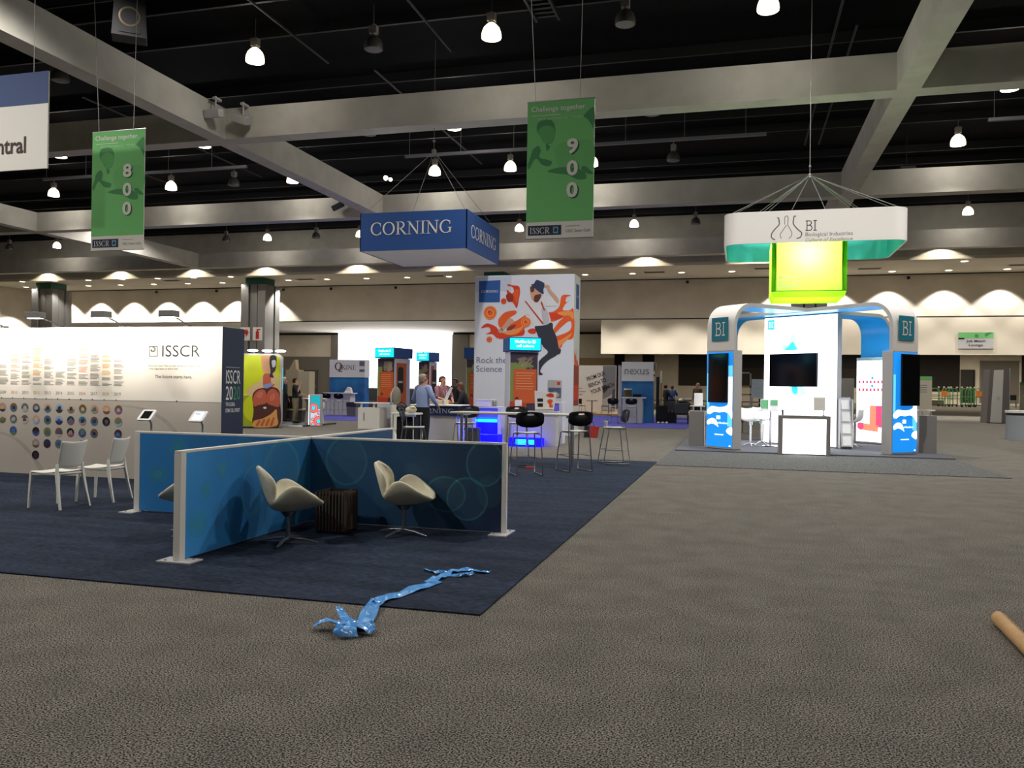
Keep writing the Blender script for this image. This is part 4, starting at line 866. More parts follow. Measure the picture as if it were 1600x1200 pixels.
# counters, racks and seats on the stand
t = thing('reception_counter', 'grey framed counter with glowing white front before the middle screen', 'counter', (.95, 21.95, .012))
b = MB(m_legg).box(0, 1.22, 0, .5, .9, .98).box(0, .1, 0, .5, 0, .9).box(1.12, 1.22, 0, .5, 0, .9).box(.1, 1.12, .1, .48, .02, .9); b.build('carcass', t, bevel=.006); MB(m_litw).box(.1, 1.12, .03, .1, .03, .9).build('lit_front', t)
MB(m_steel).cyl((.1, .2, .98), .025, 0, .14, 10).build('post', t)
t = thing('tablet_holder', 'small pale tablet on a stem standing on the grey framed counter', 'tablet', (2.02, 22.15, .992))
MB(m_steel).cyl((0, 0, 0), .05, 0, .015, 12).tube([(0, 0, .01), (0, 0, .16)], .015, 6).build('stem', t); b = MB(m_white); b.X = Matrix.Translation((-.1, 0, .3)) @ Matrix.Rotation(R(-12), 4, 'X'); b.box(-.14, .14, -.015, .015, -.17, .17); b.build('tablet_case', t, bevel=.005)
b = MB(m_offw); b.X = Matrix.Translation((-.1, 0, .3)) @ Matrix.Rotation(R(-12), 4, 'X'); b.flat(rect(-.11, .11, -.13, .13), (0, -.015, 0), XR, ZU, .002); b.build('screen', t)
t = thing('brochure_rack', 'grey tiered brochure rack by the right edge of the glowing middle wall', 'brochure rack', (2.82, 24.55, .05), R(8))
b = MB(m_lgrey); b.box(-.17, -.15, -.05, .3, 0, 1.35).box(.15, .17, -.05, .3, 0, 1.35)
for k in range(4): b.add([(-.15, -.14 + k * .07, .08 + k * .33), (.15, -.14 + k * .07, .08 + k * .33), (.15, -.08 + k * .07, .38 + k * .33), (-.15, -.08 + k * .07, .38 + k * .33)], [(0, 1, 2, 3)]).box(-.15, .15, -.16 + k * .07, -.05 + k * .07, .06 + k * .33, .08 + k * .33)
b.box(-.17, .17, .28, .3, 0, 1.4); b.build('rack_frame', t); q = MB(m_offw)
for k in range(4): q.add([(-.11, -.145 + k * .07, .09 + k * .33), (.1, -.145 + k * .07, .09 + k * .33), (.1, -.095 + k * .07, .33 + k * .33), (-.11, -.095 + k * .07, .33 + k * .33)], [(0, 1, 2, 3)])
q.build('brochures', t, solid=.01)
def bar_chair(label, loc, rz, first=[]):
    if first: return dup(first[0], loc, rz, label, 'white bucket bar chairs')
    t = thing('bar_chair', label, 'chair', loc, rz, 'white bucket bar chairs')
    P = [[(x, hw * (j / 3 - 1), z + .03 * (j / 3 - 1) ** 2) for j in range(7)] for x, z, hw in ((.22, .72, .19), (.1, .7, .21), (-.06, .7, .21), (-.15, .73, .21), (-.19, .82, .21), (-.21, .95, .2), (-.22, 1.06, .18))]
    MB(m_white).grid(P).build('seat_shell', t, solid=.04, sub=1); MB(m_chrome).cyl((0, 0, 0), .028, .04, .68, 12).cyl((0, 0, 0), .05, .6, .69, 12).build('gas_lift', t)
    for k in range(5):
        a = 2 * PI * k / 5; MB(m_chrome).tube([(0, 0, .09), (.12 * math.cos(a), .12 * math.sin(a), .06), (.25 * math.cos(a), .25 * math.sin(a), .015)], [.022, .018, .013], 6).build('foot', t)
    first.append(t); return t
bar_chair('white bucket bar chair beside the left blue column of the glowing stand', (.3, 24.2, .05), R(62))
bar_chair('white bucket bar chair behind the first one, by the white bar table', (.62, 25.35, .05), R(-60))
bar_chair('white bar chair right of the brochure rack', (3.1, 25.35, .05), R(150))
t = thing('bar_table', 'small white bar table with green leaflets left of the glowing middle wall', 'table', (.85, 24.7, .05)); MB(m_white).cyl((0, 0, 0), .34, .98, 1.01, 24).build('top', t); MB(m_chrome).cyl((0, 0, 0), .035, .02, .98, 12).build('pedestal', t); MB(m_chrome).lathe([(.24, 0), (.22, .015), (.03, .03)], 20).build('base', t)
for dx, dy, lab in ((-.17, -.02, 'green and white leaflet holder at left on small white bar table'), (.08, -.1, 'pale green leaflet holder at right on small white bar table')):
    l = thing('leaflet_holder', lab, 'leaflets', (.85 + dx, 24.7 + dy, 1.06)); b = MB(m_white).box(-.11, .11, 0, .02, 0, .3).box(-.11, .11, -.05, .07, 0, .015); b.build('holder', l); MB(mat('leaf_green', '#6fae7c', .6)).box(-.1, .1, -.012, 0, .13 if dx > 0 else .04, .28).build('leaflet', l)
for x0, lab, s in ((-1.35, 'grey side counter with tilted white display left of the glowing stand', -1), (4.5, 'grey side counter with tiny white legs on top right of the glowing stand', 1)):
    t = thing('side_counter', lab, 'counter', (x0, 23.75, .012), 0, 'grey side counters'); MB(m_legg).box(0, .42, 0, .55, 0, 1.0).build('body', t, bevel=.006)
    e = thing('display_easel', ('white tilted display stand on left grey side counter', 'white small display stand on right grey side counter')[s > 0], 'display stand', (x0 + .21, 24.0, 1.012)); b = MB(m_white).box(-.2, .2, -.12, .12, .12, .145)
    for q in (-.1, .1): b.box(q - .02, q + .02, -.02, .02, 0, .12)
    b.build('stand', e); c = MB(m_white); c.X = Matrix.Translation((.03, 0, .32)) @ Matrix.Rotation(R(-14), 4, 'X'); c.box(-.12, .12, -.01, .01, -.18, .18)
    if s < 0: c.build('board', e)
# ---------------------------------------------------------------- hanging ring, lantern and cables
RX0, RX1, RY0, RY1, RZ0, RZ1 = -.47, 4.2, 23.6, 27.05, 5.585, 6.44
t = thing('hanging_ring_sign', 'white rounded hanging ring sign with flask logo, teal inside', 'sign', ((RX0 + RX1) / 2, (RY0 + RY1) / 2, RZ0))
hw, hd, hh = (RX1 - RX0) / 2, (RY1 - RY0) / 2, RZ1 - RZ0
o_ = rrect(-hw, hw, -hd, hd, .42, 8); i_ = rrect(-hw + .05, hw - .05, -hd + .05, hd - .05, .38, 8); n = len(o_)
m_ringw = mat('ring_fabric', '#f0ece6', .7); m_ringt = mat('ring_teal', '#1f8f88', .7)
b = MB(m_ringw); b.add([(p[0], p[1], z) for z in (0, hh) for p in o_], [(k, (k+1) % n, n + (k+1) % n, n + k) for k in range(n)], m_ringw, True)
for z in (0, hh): b.add([(p[0], p[1], z) for p in o_] + [(p[0], p[1], z) for p in i_], [(k, (k+1) % n, n + (k+1) % n, n + k) for k in range(n)], m_ringw)
b.build('outer_fabric', t); b = MB(m_ringt); b.add([(p[0], p[1], z) for z in (0, hh) for p in i_], [(k, n + k, n + (k+1) % n, (k+1) % n) for k in range(n)], m_ringt, True); b.build('teal_lining', t)
l = MB(m_grey); FO = Vector((0, -hd, 0)); k_ = (RX1 - RX0) / 290   # metres per pixel of the photo on this face
def rp(px, py): return ((px - 1276) * k_, (py - 373) * -k_)
def stroke(L, wd, m): 
    P = [tuple(p)[:2] for p in smooth3([(*rp(*q), 0) for q in L], 4)]
    for q in _rib(P, [wd] * len(P)): l.flat(q, FO, XR, ZU, .004, m)
m_fl, m_fg = mat('flask_blue', '#56636c', .7), mat('flask_grey', '#8e9088', .7)
stroke([(1217, 331), (1219, 332), (1220, 336), (1220, 343), (1213, 351), (1208, 359), (1209, 365), (1214, 368)], .03, m_fl)
stroke([(1247, 330), (1244, 330), (1243, 335), (1243, 343), (1250, 352), (1256, 358), (1254, 365), (1248, 367)], .03, m_fl)
stroke([(1229, 343), (1229, 331), (1234, 330), (1234, 343), (1236, 348), (1240, 356), (1240, 362), (1236, 367)], .022, m_fg); stroke([(1232, 344), (1226, 353), (1222, 360), (1224, 366)], .022, m_fg)
x, z = rp(1262, 355); slab_bi(l, Vector((x, FO.y, z)), XR, .28, m_text, .004)
x, z = rp(1262, 366); l.text('Biological Industries', (x, FO.y, z), XR, ZU, w=1.18, m=mat('ink_brown', '#6b675c', .7), off=.004)
x, z = rp(1262, 372.5); l.text('Culture of Excellence', (x, FO.y, z), XR, ZU, w=1.18, h=.09, m=mat('ink_olive', '#8f9470', .7), off=.004, shear=.35)
l.build('logo_lettering', t)
AP = Vector((1.86 - (RX0 + RX1) / 2, 0, 7.78 - RZ0)); cb = MB(m_wire)
for a in range(12):
    p = o_[int(a * n / 12) % n]; cb.tube([AP, (p[0] * .97, p[1] * .97, hh)], .008, 4)
cb.tube([AP, AP + Vector((0, 0, 13.4 - 7.78))], .012, 5).ball(AP, .05).ball(AP + Vector((0, 0, .25)), .035); cb.build('suspension_cables', t)
m_lime_t = bpy.data.materials.new('lime_fabric'); m_lime_t.use_nodes = True
def translucent(m, col):
    nt = m.node_tree; nt.nodes.clear(); o = nt.nodes.new('ShaderNodeOutputMaterial'); a = nt.nodes.new('ShaderNodeBsdfTranslucent'); a.inputs[0].default_value = lin(col); d = nt.nodes.new('ShaderNodeBsdfDiffuse'); d.inputs[0].default_value = lin(col)
    mx = nt.nodes.new('ShaderNodeMixShader'); mx.inputs[0].default_value = .3; nt.links.new(a.outputs[0], mx.inputs[1]); nt.links.new(d.outputs[0], mx.inputs[2]); nt.links.new(mx.outputs[0], o.inputs[0])
translucent(m_lime_t, '#c4f260'); m_lime_e = bpy.data.materials.new('lime_edge'); m_lime_e.use_nodes = True; translucent(m_lime_e, '#93e428')
LX, LY, LZ, LW, LD, LH = 1.79, 25.3, 4.2, .98, .98, 1.62
t = thing('hanging_lantern', 'glowing lime yellow fabric lantern hanging under the white ring', 'lantern', (LX, LY, LZ))
b = MB(m_lime_t)
for fx_, (ox, oy, rr) in enumerate(((0, -1, XR), (1, 0, YU), (0, 1, -XR), (-1, 0, -YU))):
    nn = Vector((ox, oy, 0)); rows_ = []
    for i in range(9):
        v = i / 8; row = []
        for j in range(9):
            u = j / 4 - 1; pinch = .08 * (1 - u * u) * math.sin(v * PI); hwid = LW - .05 * math.sin(v * PI)
            row.append(nn * (LD - pinch) + rr * (u * hwid) + ZU * (.16 + (LH - .16) * v))
        rows_.append(row)
    b.grid(rows_, m_lime_t)
b.build('fabric_sides', t)
b = MB(m_lime_e); Q = [[(-LW, -LD, .16), (LW, -LD, .16), (LW, LD, .16), (-LW, LD, .16)], [(-LW * .94, -LD * .94, .0), (LW * .94, -LD * .94, .0), (LW * .94, LD * .94, .0), (-LW * .94, LD * .94, .0)]]
b.add(Q[0] + Q[1], [(k, (k+1) % 4, 4 + (k+1) % 4, 4 + k) for k in range(4)] + [(4, 7, 6, 5)])
for s in (-1, 1): b.box(s * LW - .13 * (s > 0) - .0, s * LW + .13 * (s < 0), -LD - .012, -LD - .006, .16, LH)
b.build('fabric_hem', t); q = MB(mat('seam_green', '#2f5a12', .7))
q.box(-LW, LW, -LD - .02, -LD - .008, .15, .17)
for s in (-1, 1): q.tube([(s * (LW - .07), -LD - .015, .16), (s * (LW - .12), -LD - .02, .8), (s * (LW - .07), -LD - .015, LH)], .007, 4)
q.build('seams', t); l = MB(m_lcl)
l.text('Visit us', (-.8, -LD - .02, .5), XR, ZU, .1, .5, m_offw, .0, bold=.03)
for k in range(3): l.text(('advanced cell', 'culture media', 'for research')[k], (-.8, -LD - .02, .4 - .08 * k), XR, ZU, .05, .6 - .1 * (k == 2), m_offw, .0, bold=.03)
l.build('lettering', t); MB(m_wire).tube([(-.9, 0, LH), (.075, .025, 3.58)], .008, 4).tube([(.9, 0, LH), (.075, .025, 3.58)], .008, 4).build('hanging_wire', t)
point('lantern_lamp', (LX, LY - .2, LZ + 1.25), 270, (.97, 1, .85), .12)
# ---------------------------------------------------------------- blue hanging cube and the tall printed tower
t = thing('hanging_sign', 'square dark blue hanging sign reading CORNING with pale underside', 'sign', (-10.16, 26.83, 5.95))
h = 1.83; zt = 1.23
m_cornf = mat('sign_blue', '#1a4584', .75)
b = MB(m_cornf)
for O, Rv in (((-h, -h, 0), XR), ((h, -h, 0), YU), ((h, h, 0), -XR), ((-h, h, 0), -YU)): b.prism(rect(0, 2 * h, 0, zt), O, Rv, ZU, .03)
b.build('fabric_sides', t)
b = MB(mat('sign_white', '#f2f0f2', .7)); b.box(-h + .03, h - .03, -h + .03, h - .03, .01, .03); b.build('underside', t)
b = MB(m_offw)
b.text('CORNING', (-h + .38, -h, .5), XR, ZU, .42, 2.78, m_offw, .006, serif=True); b.text('CORNING', (h, -h + .42, .42), YU, ZU, .42, 2.78, m_offw, .006, serif=True); b.build('lettering', t)
cb = MB(m_wire); AP = Vector((0, 0, 9.6 - 5.95))
for sx in (-1, 1):
    for sy in (-1, 1): cb.tube([AP, (sx * (h - .1), sy * (h - .1), zt)], .009, 4)
cb.tube([AP, AP + Vector((0, 0, 3.8))], .012, 4).ball(AP, .09).ball(AP + Vector((0, 0, .35)), .05); cb.build('suspension_cables', t)
fx_ = MB(mat('truss_spot', '#ffffff', .3, emit='#fff8ee', es=8)).ball((0, 0, 0), .09).ball((.25, -.1, -.1), .07).build('beam_spotlight'); fx_.location = (-13.6, 30.6, 9.8)
prop(fx_, 'pair of tiny bright spot lamps above the left of the blue cube sign', 'lamp')
point('beam_spot', (-13.6, 30.45, 9.6), 60, NEUT, .1)
TX0, TX1, TY0, TY1, TZ = -8.9, -5.4, 27.7, 28.75, 5.44
t = thing('display_tower', 'tall white printed tower with dancing man in hat and orange liquid splashes', 'display tower', (TX0, TY0, 0))
m_tw = mat('tower_white', '#c3c6d2', .6); m_tws = mat('tower_side', '#cfcfc8', .6)
MB(m_tw).box(0, 3.5, 0, TY1 - TY0, 0, TZ).build('tower_body', t)
FO = Vector((0, 0, 0)); p_ = MB(m_tw)
def tc(L): return [((x - 80) / 294, 5.43 - (y - 70) / 308) for x, y in L]
def lay(L, m, o, sm=True, n=4): p_.flat(smooth2(tc(L), n) if sm else tc(L), FO, XR, ZU, o, m)
o1, o2, o3, o4 = mat('splash_red', '#c2361c', .55), mat('splash_orange', '#d0521f', .55), mat('splash_amber', '#d98545', .55), mat('splash_deep', '#8c2a18', .55)
sk, sh, sh2, tr, hat, rd, brd = mat('print_skin_light', '#b98f78', .6), mat('print_shirt', '#c8c6cc', .6), mat('print_shirt_shade', '#a9a7b0', .6), mat('print_trousers', '#262a38', .6), mat('print_hat', '#22304e', .6), mat('print_brace', '#a8322c', .6), mat('print_beard', '#5a2c20', .6)
lay([(85, 85), (465, 75), (462, 235), (85, 240)], mat('print_cool', '#aeb4c8', .6), .002, False)
lay([(122, 122), (348, 118), (345, 350), (122, 350)], m_corn, .006, False)
p_.text('CORNING', ((148 - 80) / 294, 0, 5.43 - (248 - 70) / 308), XR, ZU, .085, .6, m_offw, .009, serif=True)
# splashes
lay([(430, 160), (480, 175), (540, 185), (555, 240), (545, 320), (530, 400), (515, 410), (485, 360), (440, 320), (415, 220), (470, 260), (490, 230), (470, 190), (425, 180)], o1, .004); lay([(490, 240), (540, 220), (540, 300), (520, 370), (495, 300)], o2, .005)
lay([(410, 275), (450, 258), (485, 290), (480, 340), (440, 350), (415, 320)], o4, .006)
lay([(150, 625), (210, 575), (300, 605), (330, 640), (360, 670), (480, 690), (590, 620), (600, 700), (480, 715), (385, 740), (320, 730), (270, 690), (200, 690), (250, 660), (230, 615)], o1, .004)
lay([(340, 520), (400, 460), (500, 440), (520, 470), (440, 540), (400, 600), (350, 620), (330, 570)], o2, .005); lay([(450, 600), (540, 500), (600, 480), (640, 560), (600, 640), (520, 690), (430, 690), (500, 640)], o2, .0055); lay([(380, 670), (470, 650), (560, 620), (600, 600), (540, 680), (450, 700)], o3, .0065); lay([(440, 610), (520, 590), (480, 640), (420, 650)], o4, .007)
lay([(840, 470), (900, 455), (960, 400), (985, 290), (1075, 290), (1030, 310), (1025, 360), (1060, 345), (1020, 380), (995, 440), (1060, 445), (1105, 440), (1108, 720), (1010, 750), (990, 820), (930, 860), (840, 840), (790, 800), (800, 735), (900, 720), (1000, 690), (1070, 650), (1085, 590), (1060, 555), (980, 620), (920, 680), (900, 650), (960, 560), (1000, 520), (900, 560), (860, 540)], o2, .004)
lay([(860, 480), (960, 465), (1050, 460), (1010, 500), (940, 540), (870, 530)], o1, .0055); lay([(940, 470), (1060, 450), (1105, 480), (1100, 540), (1060, 500), (1000, 500)], o3, .006); lay([(800, 760), (920, 725), (940, 760), (880, 830), (810, 810)], o1, .006); lay([(900, 790), (1000, 740), (1090, 680), (1060, 730), (990, 800), (930, 850)], o3, .0065)
lay([(640, 650), (690, 630), (725, 650), (715, 685), (660, 680)], o1, .006)
for x, y, r_, m, mm in ((245, 462, 72, o3, o2), (620, 565, 52, o3, o2), (385, 340, 30, o2, o1), (240, 745, 32, o3, o1)):
    c_ = tc([(x, y)])[0]; q = r_ / 300
    p_.flat(disc2(*c_, q, n=28), FO, XR, ZU, .0085, m); p_.flat(disc2(*c_, q * .82, n=24), FO, XR, ZU, .009, mm); p_.flat(disc2(*c_, q * .62, n=24), FO, XR, ZU, .0095, m); p_.flat(disc2(*c_, q * .4, n=20), FO, XR, ZU, .01, mm); p_.flat(disc2(c_[0] - q * .2, c_[1] + q * .15, q * .14, n=10), FO, XR, ZU, .0105, o4)
# dancing man
lay([(720, 600), (880, 570), (900, 640), (935, 720), (960, 850), (940, 910), (860, 960), (800, 1020), (775, 1080), (800, 1105), (790, 1118), (745, 1105), (742, 1010), (780, 950), (850, 880), (800, 820), (760, 740), (735, 680)], tr, .0068)
lay([(950, 850), (980, 845), (975, 890), (950, 900)], tr, .0069)
lay([(560, 450), (610, 350), (680, 320), (780, 330), (830, 420), (870, 570), (720, 605), (680, 560), (640, 480), (520, 550), (470, 560), (450, 520)], sh, .0085); lay([(780, 420), (830, 430), (860, 560), (800, 590)], sh2, .009)
lay([(450, 520), (500, 560), (440, 600), (385, 650), (360, 640), (390, 590)], sk, .0088); lay([(330, 640), (380, 630), (385, 660), (350, 680)], sk, .0092); lay([(365, 622), (385, 650), (378, 655), (358, 628)], m_black, .0096, False)
lay([(760, 320), (860, 310), (900, 340), (940, 360), (930, 395), (820, 395), (790, 360)], sh, .0088); lay([(850, 210), (880, 240), (940, 310), (955, 350), (935, 370), (900, 320), (840, 240)], sk, .0092); lay([(800, 180), (850, 180), (862, 210), (850, 235), (820, 205), (800, 205)], sk, .0094)
lay([(665, 220), (720, 215), (760, 250), (775, 290), (740, 330), (690, 340), (668, 300)], sk, .0095); lay([(705, 290), (740, 275), (775, 275), (765, 320), (735, 358), (700, 345)], brd, .0102); lay([(660, 195), (700, 185), (700, 240), (668, 250)], brd, .0101)
lay([(670, 165), (695, 165), (715, 130), (740, 125), (800, 155), (805, 185), (795, 230), (800, 265), (785, 270), (740, 240), (685, 190)], hat, .011, True, 3)
for L in ([(600, 340), (620, 345), (805, 580), (790, 590)], [(775, 340), (790, 370), (815, 440), (805, 450), (770, 370)]): lay(L, rd, .0098, False)
p_.text('Rock the', (.09, 0, 2.42), XR, ZU, .21, 1.08, mat('print_ink', '#5a6478', .6), .006); p_.text('Science of', (.08, 0, 2.12), XR, ZU, .21, 1.3, mat('print_ink'), .006)
p_.build('printed_front', t)
s_ = MB(m_tws); SO = Vector((3.5, 0, 0)); s_.flat(rect(0, 1.05, .02, TZ - .01), SO, YU, ZU, .002, m_tws); s_.flat(rect(.3, .85, 4.3, 5.15), SO, YU, ZU, .005, m_corn); s_.text('CORNING', SO + Vector((0, .4, 4.7)), YU, ZU, .06, .35, m_offw, .008, serif=True)
s_.flat(rect(.08, .97, 1.0, 2.4), SO, YU, ZU, .004, o4).flat(rect(.08, .97, 1.2, 1.7), SO, YU, ZU, .006, o1)
s_.flat(smooth2([(.2, 2.38), (.12, 2.75), (.1, 2.85), (.35, 2.7), (.4, 2.95), (.5, 2.6), (.7, 2.55), (.8, 2.38)], 3), SO, YU, ZU, .006, o2); s_.build('printed_side', t)

# ---------------------------------------------------------------- screen-topped kiosks
m_kw = mat('kiosk_white', '#c8c8d4', .5); m_kor = mat('kiosk_orange', '#bf5526', .6); m_kor2 = mat('kiosk_red', '#b23a22', .6); m_kgr = mat('kiosk_leaf', '#7a8a4a', .6); m_kdk = mat('kiosk_plum', '#3a3240', .6)
def kiosk(label, loc, wd, dp, scr, variant, rz=0.0):
    t = thing('screen_kiosk', label, 'kiosk', loc, rz, 'screen-topped kiosks of the blue stand')
    MB(m_kw).box(0, wd, 0, dp, 0, 2.62).build('column', t)
    b = MB(m_corn).box(-.05, wd + .05, -.12, dp + .1, 2.63, 3.02); b.build('header_box', t, bevel=.01)
    s = MB(m_litcy); s.flat(rect(-.02, wd + .02, 2.66, 2.99), (0, -.12, 0), XR, ZU, .004)
    s.text('Workflow for 3D', (wd / 2, -.12, 2.85), XR, ZU, w=wd * .72, h=.09, m=m_litink, off=.008, bold=.02, center=True); s.text('cell culture', (wd / 2, -.12, 2.74), XR, ZU, w=wd * .6, h=.07, m=m_litink, off=.008, bold=.02, center=True)
    if variant != 4: s.build('lit_screen', t)
    p = MB(m_kdk); F_ = lambda P, m, o: p.flat(P, (0, 0, 0), XR, ZU, o, m)
    F_(rect(.02, wd - .03, .9, 2.6), m_kdk, .003); F_(rect(.02, .22, .9, 2.3), m_kgr, .004)
    rr = random.Random(variant)
    for k in range(9): F_(smooth2([(.2 + q[0] + rr.random() * (wd - .35), 2.12 + q[1] + rr.random() * .36) for q in [(-.06, -.04), (.06, -.05), (.07, .05), (-.05, .06)]], 3), (mat('leaf_mauve', '#7c6670', .6), m_kgr, mat('leaf_pink', '#9a8078', .6))[k % 3], .005 + .0005 * k)
    F_(rect(.12, wd - .06, 1.15, 2.12), m_kor, .01)
    for k in range(7): F_(rect(.18, wd - .12 - .1 * rr.random(), 2.0 - k * .075, 2.015 - k * .075), mat('kiosk_ink', '#e0a070', .6), .012)
    F_(rect(.02, .5, .92, 1.2), m_kor2, .008); F_([(.17, 1.2), (.17, 1.3), (.22, 1.33), (.27, 1.3), (.27, 1.2), (.25, 1.2), (.24, 1.28), (.2, 1.28), (.19, 1.2)], m_black, .013); p.build('printed_front', t)
    q = MB(m_kor2); SO = Vector((wd, 0, 0)); q.flat(rect(.1, dp - .25, .9, 2.45), SO, YU, ZU, .003, m_kor); q.flat(rrect(.18, .55, 1.3, 2.3, .12), SO, YU, ZU, .006, m_black); q.flat(rect(.22, .5, 1.7, 1.78), SO, YU, ZU, .008, m_lgrey); q.flat(rect(dp - .22, dp - .02, .1, 2.5), SO, YU, ZU, .003, mat('kiosk_lavender', '#aab0d8', .5)); q.build('printed_side', t)
    return t
kiosk('screen-topped orange printed kiosk standing directly in front of the tall tower', (-6.3, 22.9, 0), .84, .8, 1, 1, R(25))
kiosk('leftmost screen-topped kiosk, before the bright window', (-13.2, 29.2, 0), .8, 1.0, 0, 2, R(-12))
kiosk('screen-topped kiosk behind the grey-haired man in blue shirt', (-13.05, 33.0, 0), .55, .6, 0, 3, R(-10))
kiosk('partly hidden blue-topped kiosk at the left edge of the tall tower', (-9.65, 29.1, 0), .6, .6, 0, 4)
# counters of the blue stand
def demo(label, x0, x1, y0, zt, lit):
    t = thing('demo_counter', label, 'counter', (x0, y0, 0), 0, 'blue-lit demo counters'); wd = x1 - x0
    MB(m_kw).box(0, wd, .02, .42, zt - .05, zt).box(0, .1, 0, .42, 0, zt - .05).box(wd - .1, wd, 0, .42, 0, zt - .05).box(.1, wd - .1, .2, .42, 0, zt - .05).build('carcass', t, bevel=.004)
    MB(mat('lavender_glass', '#6a62b0', .3, emit='#4038b8', es=.35)).box(.1, wd - .1, .05, .09, zt - .3, zt - .06).build('glass_front', t)
    if lit: MB(m_ledc).box(.12, wd - .14, .03, .08, zt - .43, zt - .36).build('light_strip', t)
    MB(m_led).box(.1, wd - .14, .1, .14, .02, zt - .45).build('blue_panel', t)
    return t
demo('white demo counter glowing deep blue left of the front kiosk', -7.26, -6.4, 22.45, 1.05, True)
t = demo('white demo counter with blue edge light right of the front kiosk', -5.4, -4.86, 23.4, 1.2, False)
t = thing('light_plinth', 'low blue glowing plinth with bright cyan lamps at foot of the front kiosk', 'plinth', (-6.02, 21.9, 0)); MB(m_led).box(0, .92, 0, .28, 0, .24).build('blue_box', t); MB(m_ledc).box(.2, .48, -.008, 0, .06, .2).box(.54, .72, -.008, 0, .07, .19).build('cyan_lamps', t)
t = thing('light_plinth', 'low blue glowing plinth left of the cyan-lamp plinth', 'plinth', (-7.2, 21.75, 0)); MB(m_led).box(0, .9, 0, .5, 0, .3).build('blue_box', t)
point('led_glow', (-5.5, 21.6, .35), 5, (.1, .1, 1), .15); point('led_glow', (-6.8, 22.2, .5), 5, (.1, .1, 1), .15); point('led_glow', (-8.6, 21.2, .3), 2, (.15, .15, 1), .15); point('led_glow', (-2.33, 8.95, .2), .35, (.1, .15, 1), .05)
t = thing('service_counter', 'navy and grey counter lettered CORNING behind the man in blue shirt', 'counter', (-8.78, 21.7, 0))
MB(m_lgrey).add([(0, 0, 0), (1.45, 0, 0), (1.3, .0, .82), (.15, 0, .82), (0, .7, 0), (1.45, .7, 0), (1.3, .7, .82), (.15, .7, .82)], [(0, 1, 2, 3), (5, 4, 7, 6), (1, 5, 6, 2), (4, 0, 3, 7)]).build('flared_base', t)
b = MB(m_cornd).box(.05, 1.4, -.05, .75, .8, 1.06); b.build('navy_band', t, bevel=.01); l = MB(m_lgrey); l.text('CORNING', (.12, -.05, .86), XR, ZU, .13, 1.15, m_lgrey, .005, serif=True); l.build('lettering', t); MB(m_white).box(0, 1.45, -.1, .8, 1.06, 1.09).build('top', t, bevel=.005)
t = thing('service_counter', 'white counter with a raised shelf left of the leftmost kiosk', 'counter', (-13.5, 28.2, 0)); MB(m_offw).box(0, .85, 0, .7, 0, .78).build('body', t); MB(m_white).box(-.2, 1.2, .1, .6, .93, .97).box(-.0, .06, .2, .3, .78, .93).box(.5, .56, .2, .3, .78, .93).build('raised_shelf', t); MB(m_grey).box(.22, .26, -.01, 0, .3, .6).build('handle', t)
t = thing('basket', 'grey woven oval bag leaning on the leftmost kiosk', 'bag', (-12.03, 28.3, 0)); MB(m_offw).cyl((0, 0, 0), .2, 0, .9, 14).build('stand', t); b = MB(mat('woven_grey', '#8d8878', .8)); b.ball((0, 0, 1.22), .17, .12, .34, 14, 8); b.build('woven_body', t); MB(m_offw).tube([(-.1, 0, 1.5), (-.2, -.02, 1.3), (-.2, 0, 1.0)], .03, 6).build('strap', t)
def small(name, label, cat, loc, mbf, parts):
    t = thing(name, label, cat, loc)
    for nm, mb in parts: mb.build(nm, t)
    return t
small('carton', 'white flat carton on the blue-lit counter left of front kiosk', 'box', (-7.15, 22.5, 1.052), None, [('box', MB(m_white).box(0, .42, 0, .3, 0, .16)), ('lid', MB(m_offw).box(-.01, .43, -.01, .31, .16, .19))])
for i, (x, lab) in enumerate(((-6.68, 'grey pump bottle beside the white flat carton'), (-6.6, 'second pump bottle beside white flat carton'))):
    small('pump_bottle', lab, 'bottle', (x, 22.6, 1.052), None, [('bottle', MB(m_grey).lathe([(.035, 0), (.035, .13), (.012, .16), (.012, .18)], 10)), ('pump', MB(m_white).cyl((0, 0, .18), .015, 0, .03, 8).tube([(0, 0, .2), (-.04, 0, .205)], .008, 5))])
b = MB(m_offw); b.flat(rect(.05, .3, .12, .2), (0, 0, 0), XR, ZU, .003, mat('blk_lbl', '#1f1f22', .6))
small('display_card', 'white leaning card with two dark panels and red splash, right of the kiosk print', 'card', (-5.42, 22.4, .952), None, [('card', MB(m_offw).prism([(0, 0), (.52, -.02), (.6, .45), (-.02, .5)], (0, 0, .06), XR, ZU, .01)), ('card_print', MB(o2).flat(rect(.06, .22, .2, .29), (0, 0, .06), XR, ZU, .004, m_black).flat(rect(.07, .22, .06, .16), (0, 0, .06), XR, ZU, .004, m_black).flat(smooth2([(.3, .38), (.4, .44), (.5, .42), (.52, .34), (.4, .33)], 3), (0, 0, .06), XR, ZU, .004, o1).flat(smooth2([(.34, .22), (.42, .28), (.5, .22), (.42, .12)], 3), (0, 0, .06), XR, ZU, .005, o2).flat(rect(.4, .5, .05, .13), (0, 0, .06), XR, ZU, .004, o2)), ('prop_leg', MB(m_lgrey).box(0, .5, .0, .1, 0, .06))])
small('display_card', 'small poster card with blue photo standing on right blue-edged counter', 'card', (-5.35, 23.6, 1.202), None, [('card', MB(m_lgrey).box(0, .42, 0, .02, 0, .62)), ('photo_print', MB(mat('card_photo', '#4a587c', .6)).flat(rect(.03, .4, .1, .4), (0, 0, 0), XR, ZU, .003).flat(smooth2([(.08, .15), (.25, .12), (.36, .2), (.2, .3)], 3), (0, 0, 0), XR, ZU, .005, mat('card_tan', '#a89470', .6)).flat(rect(.28, .37, .48, .57), (0, 0, 0), XR, ZU, .004, o1))])
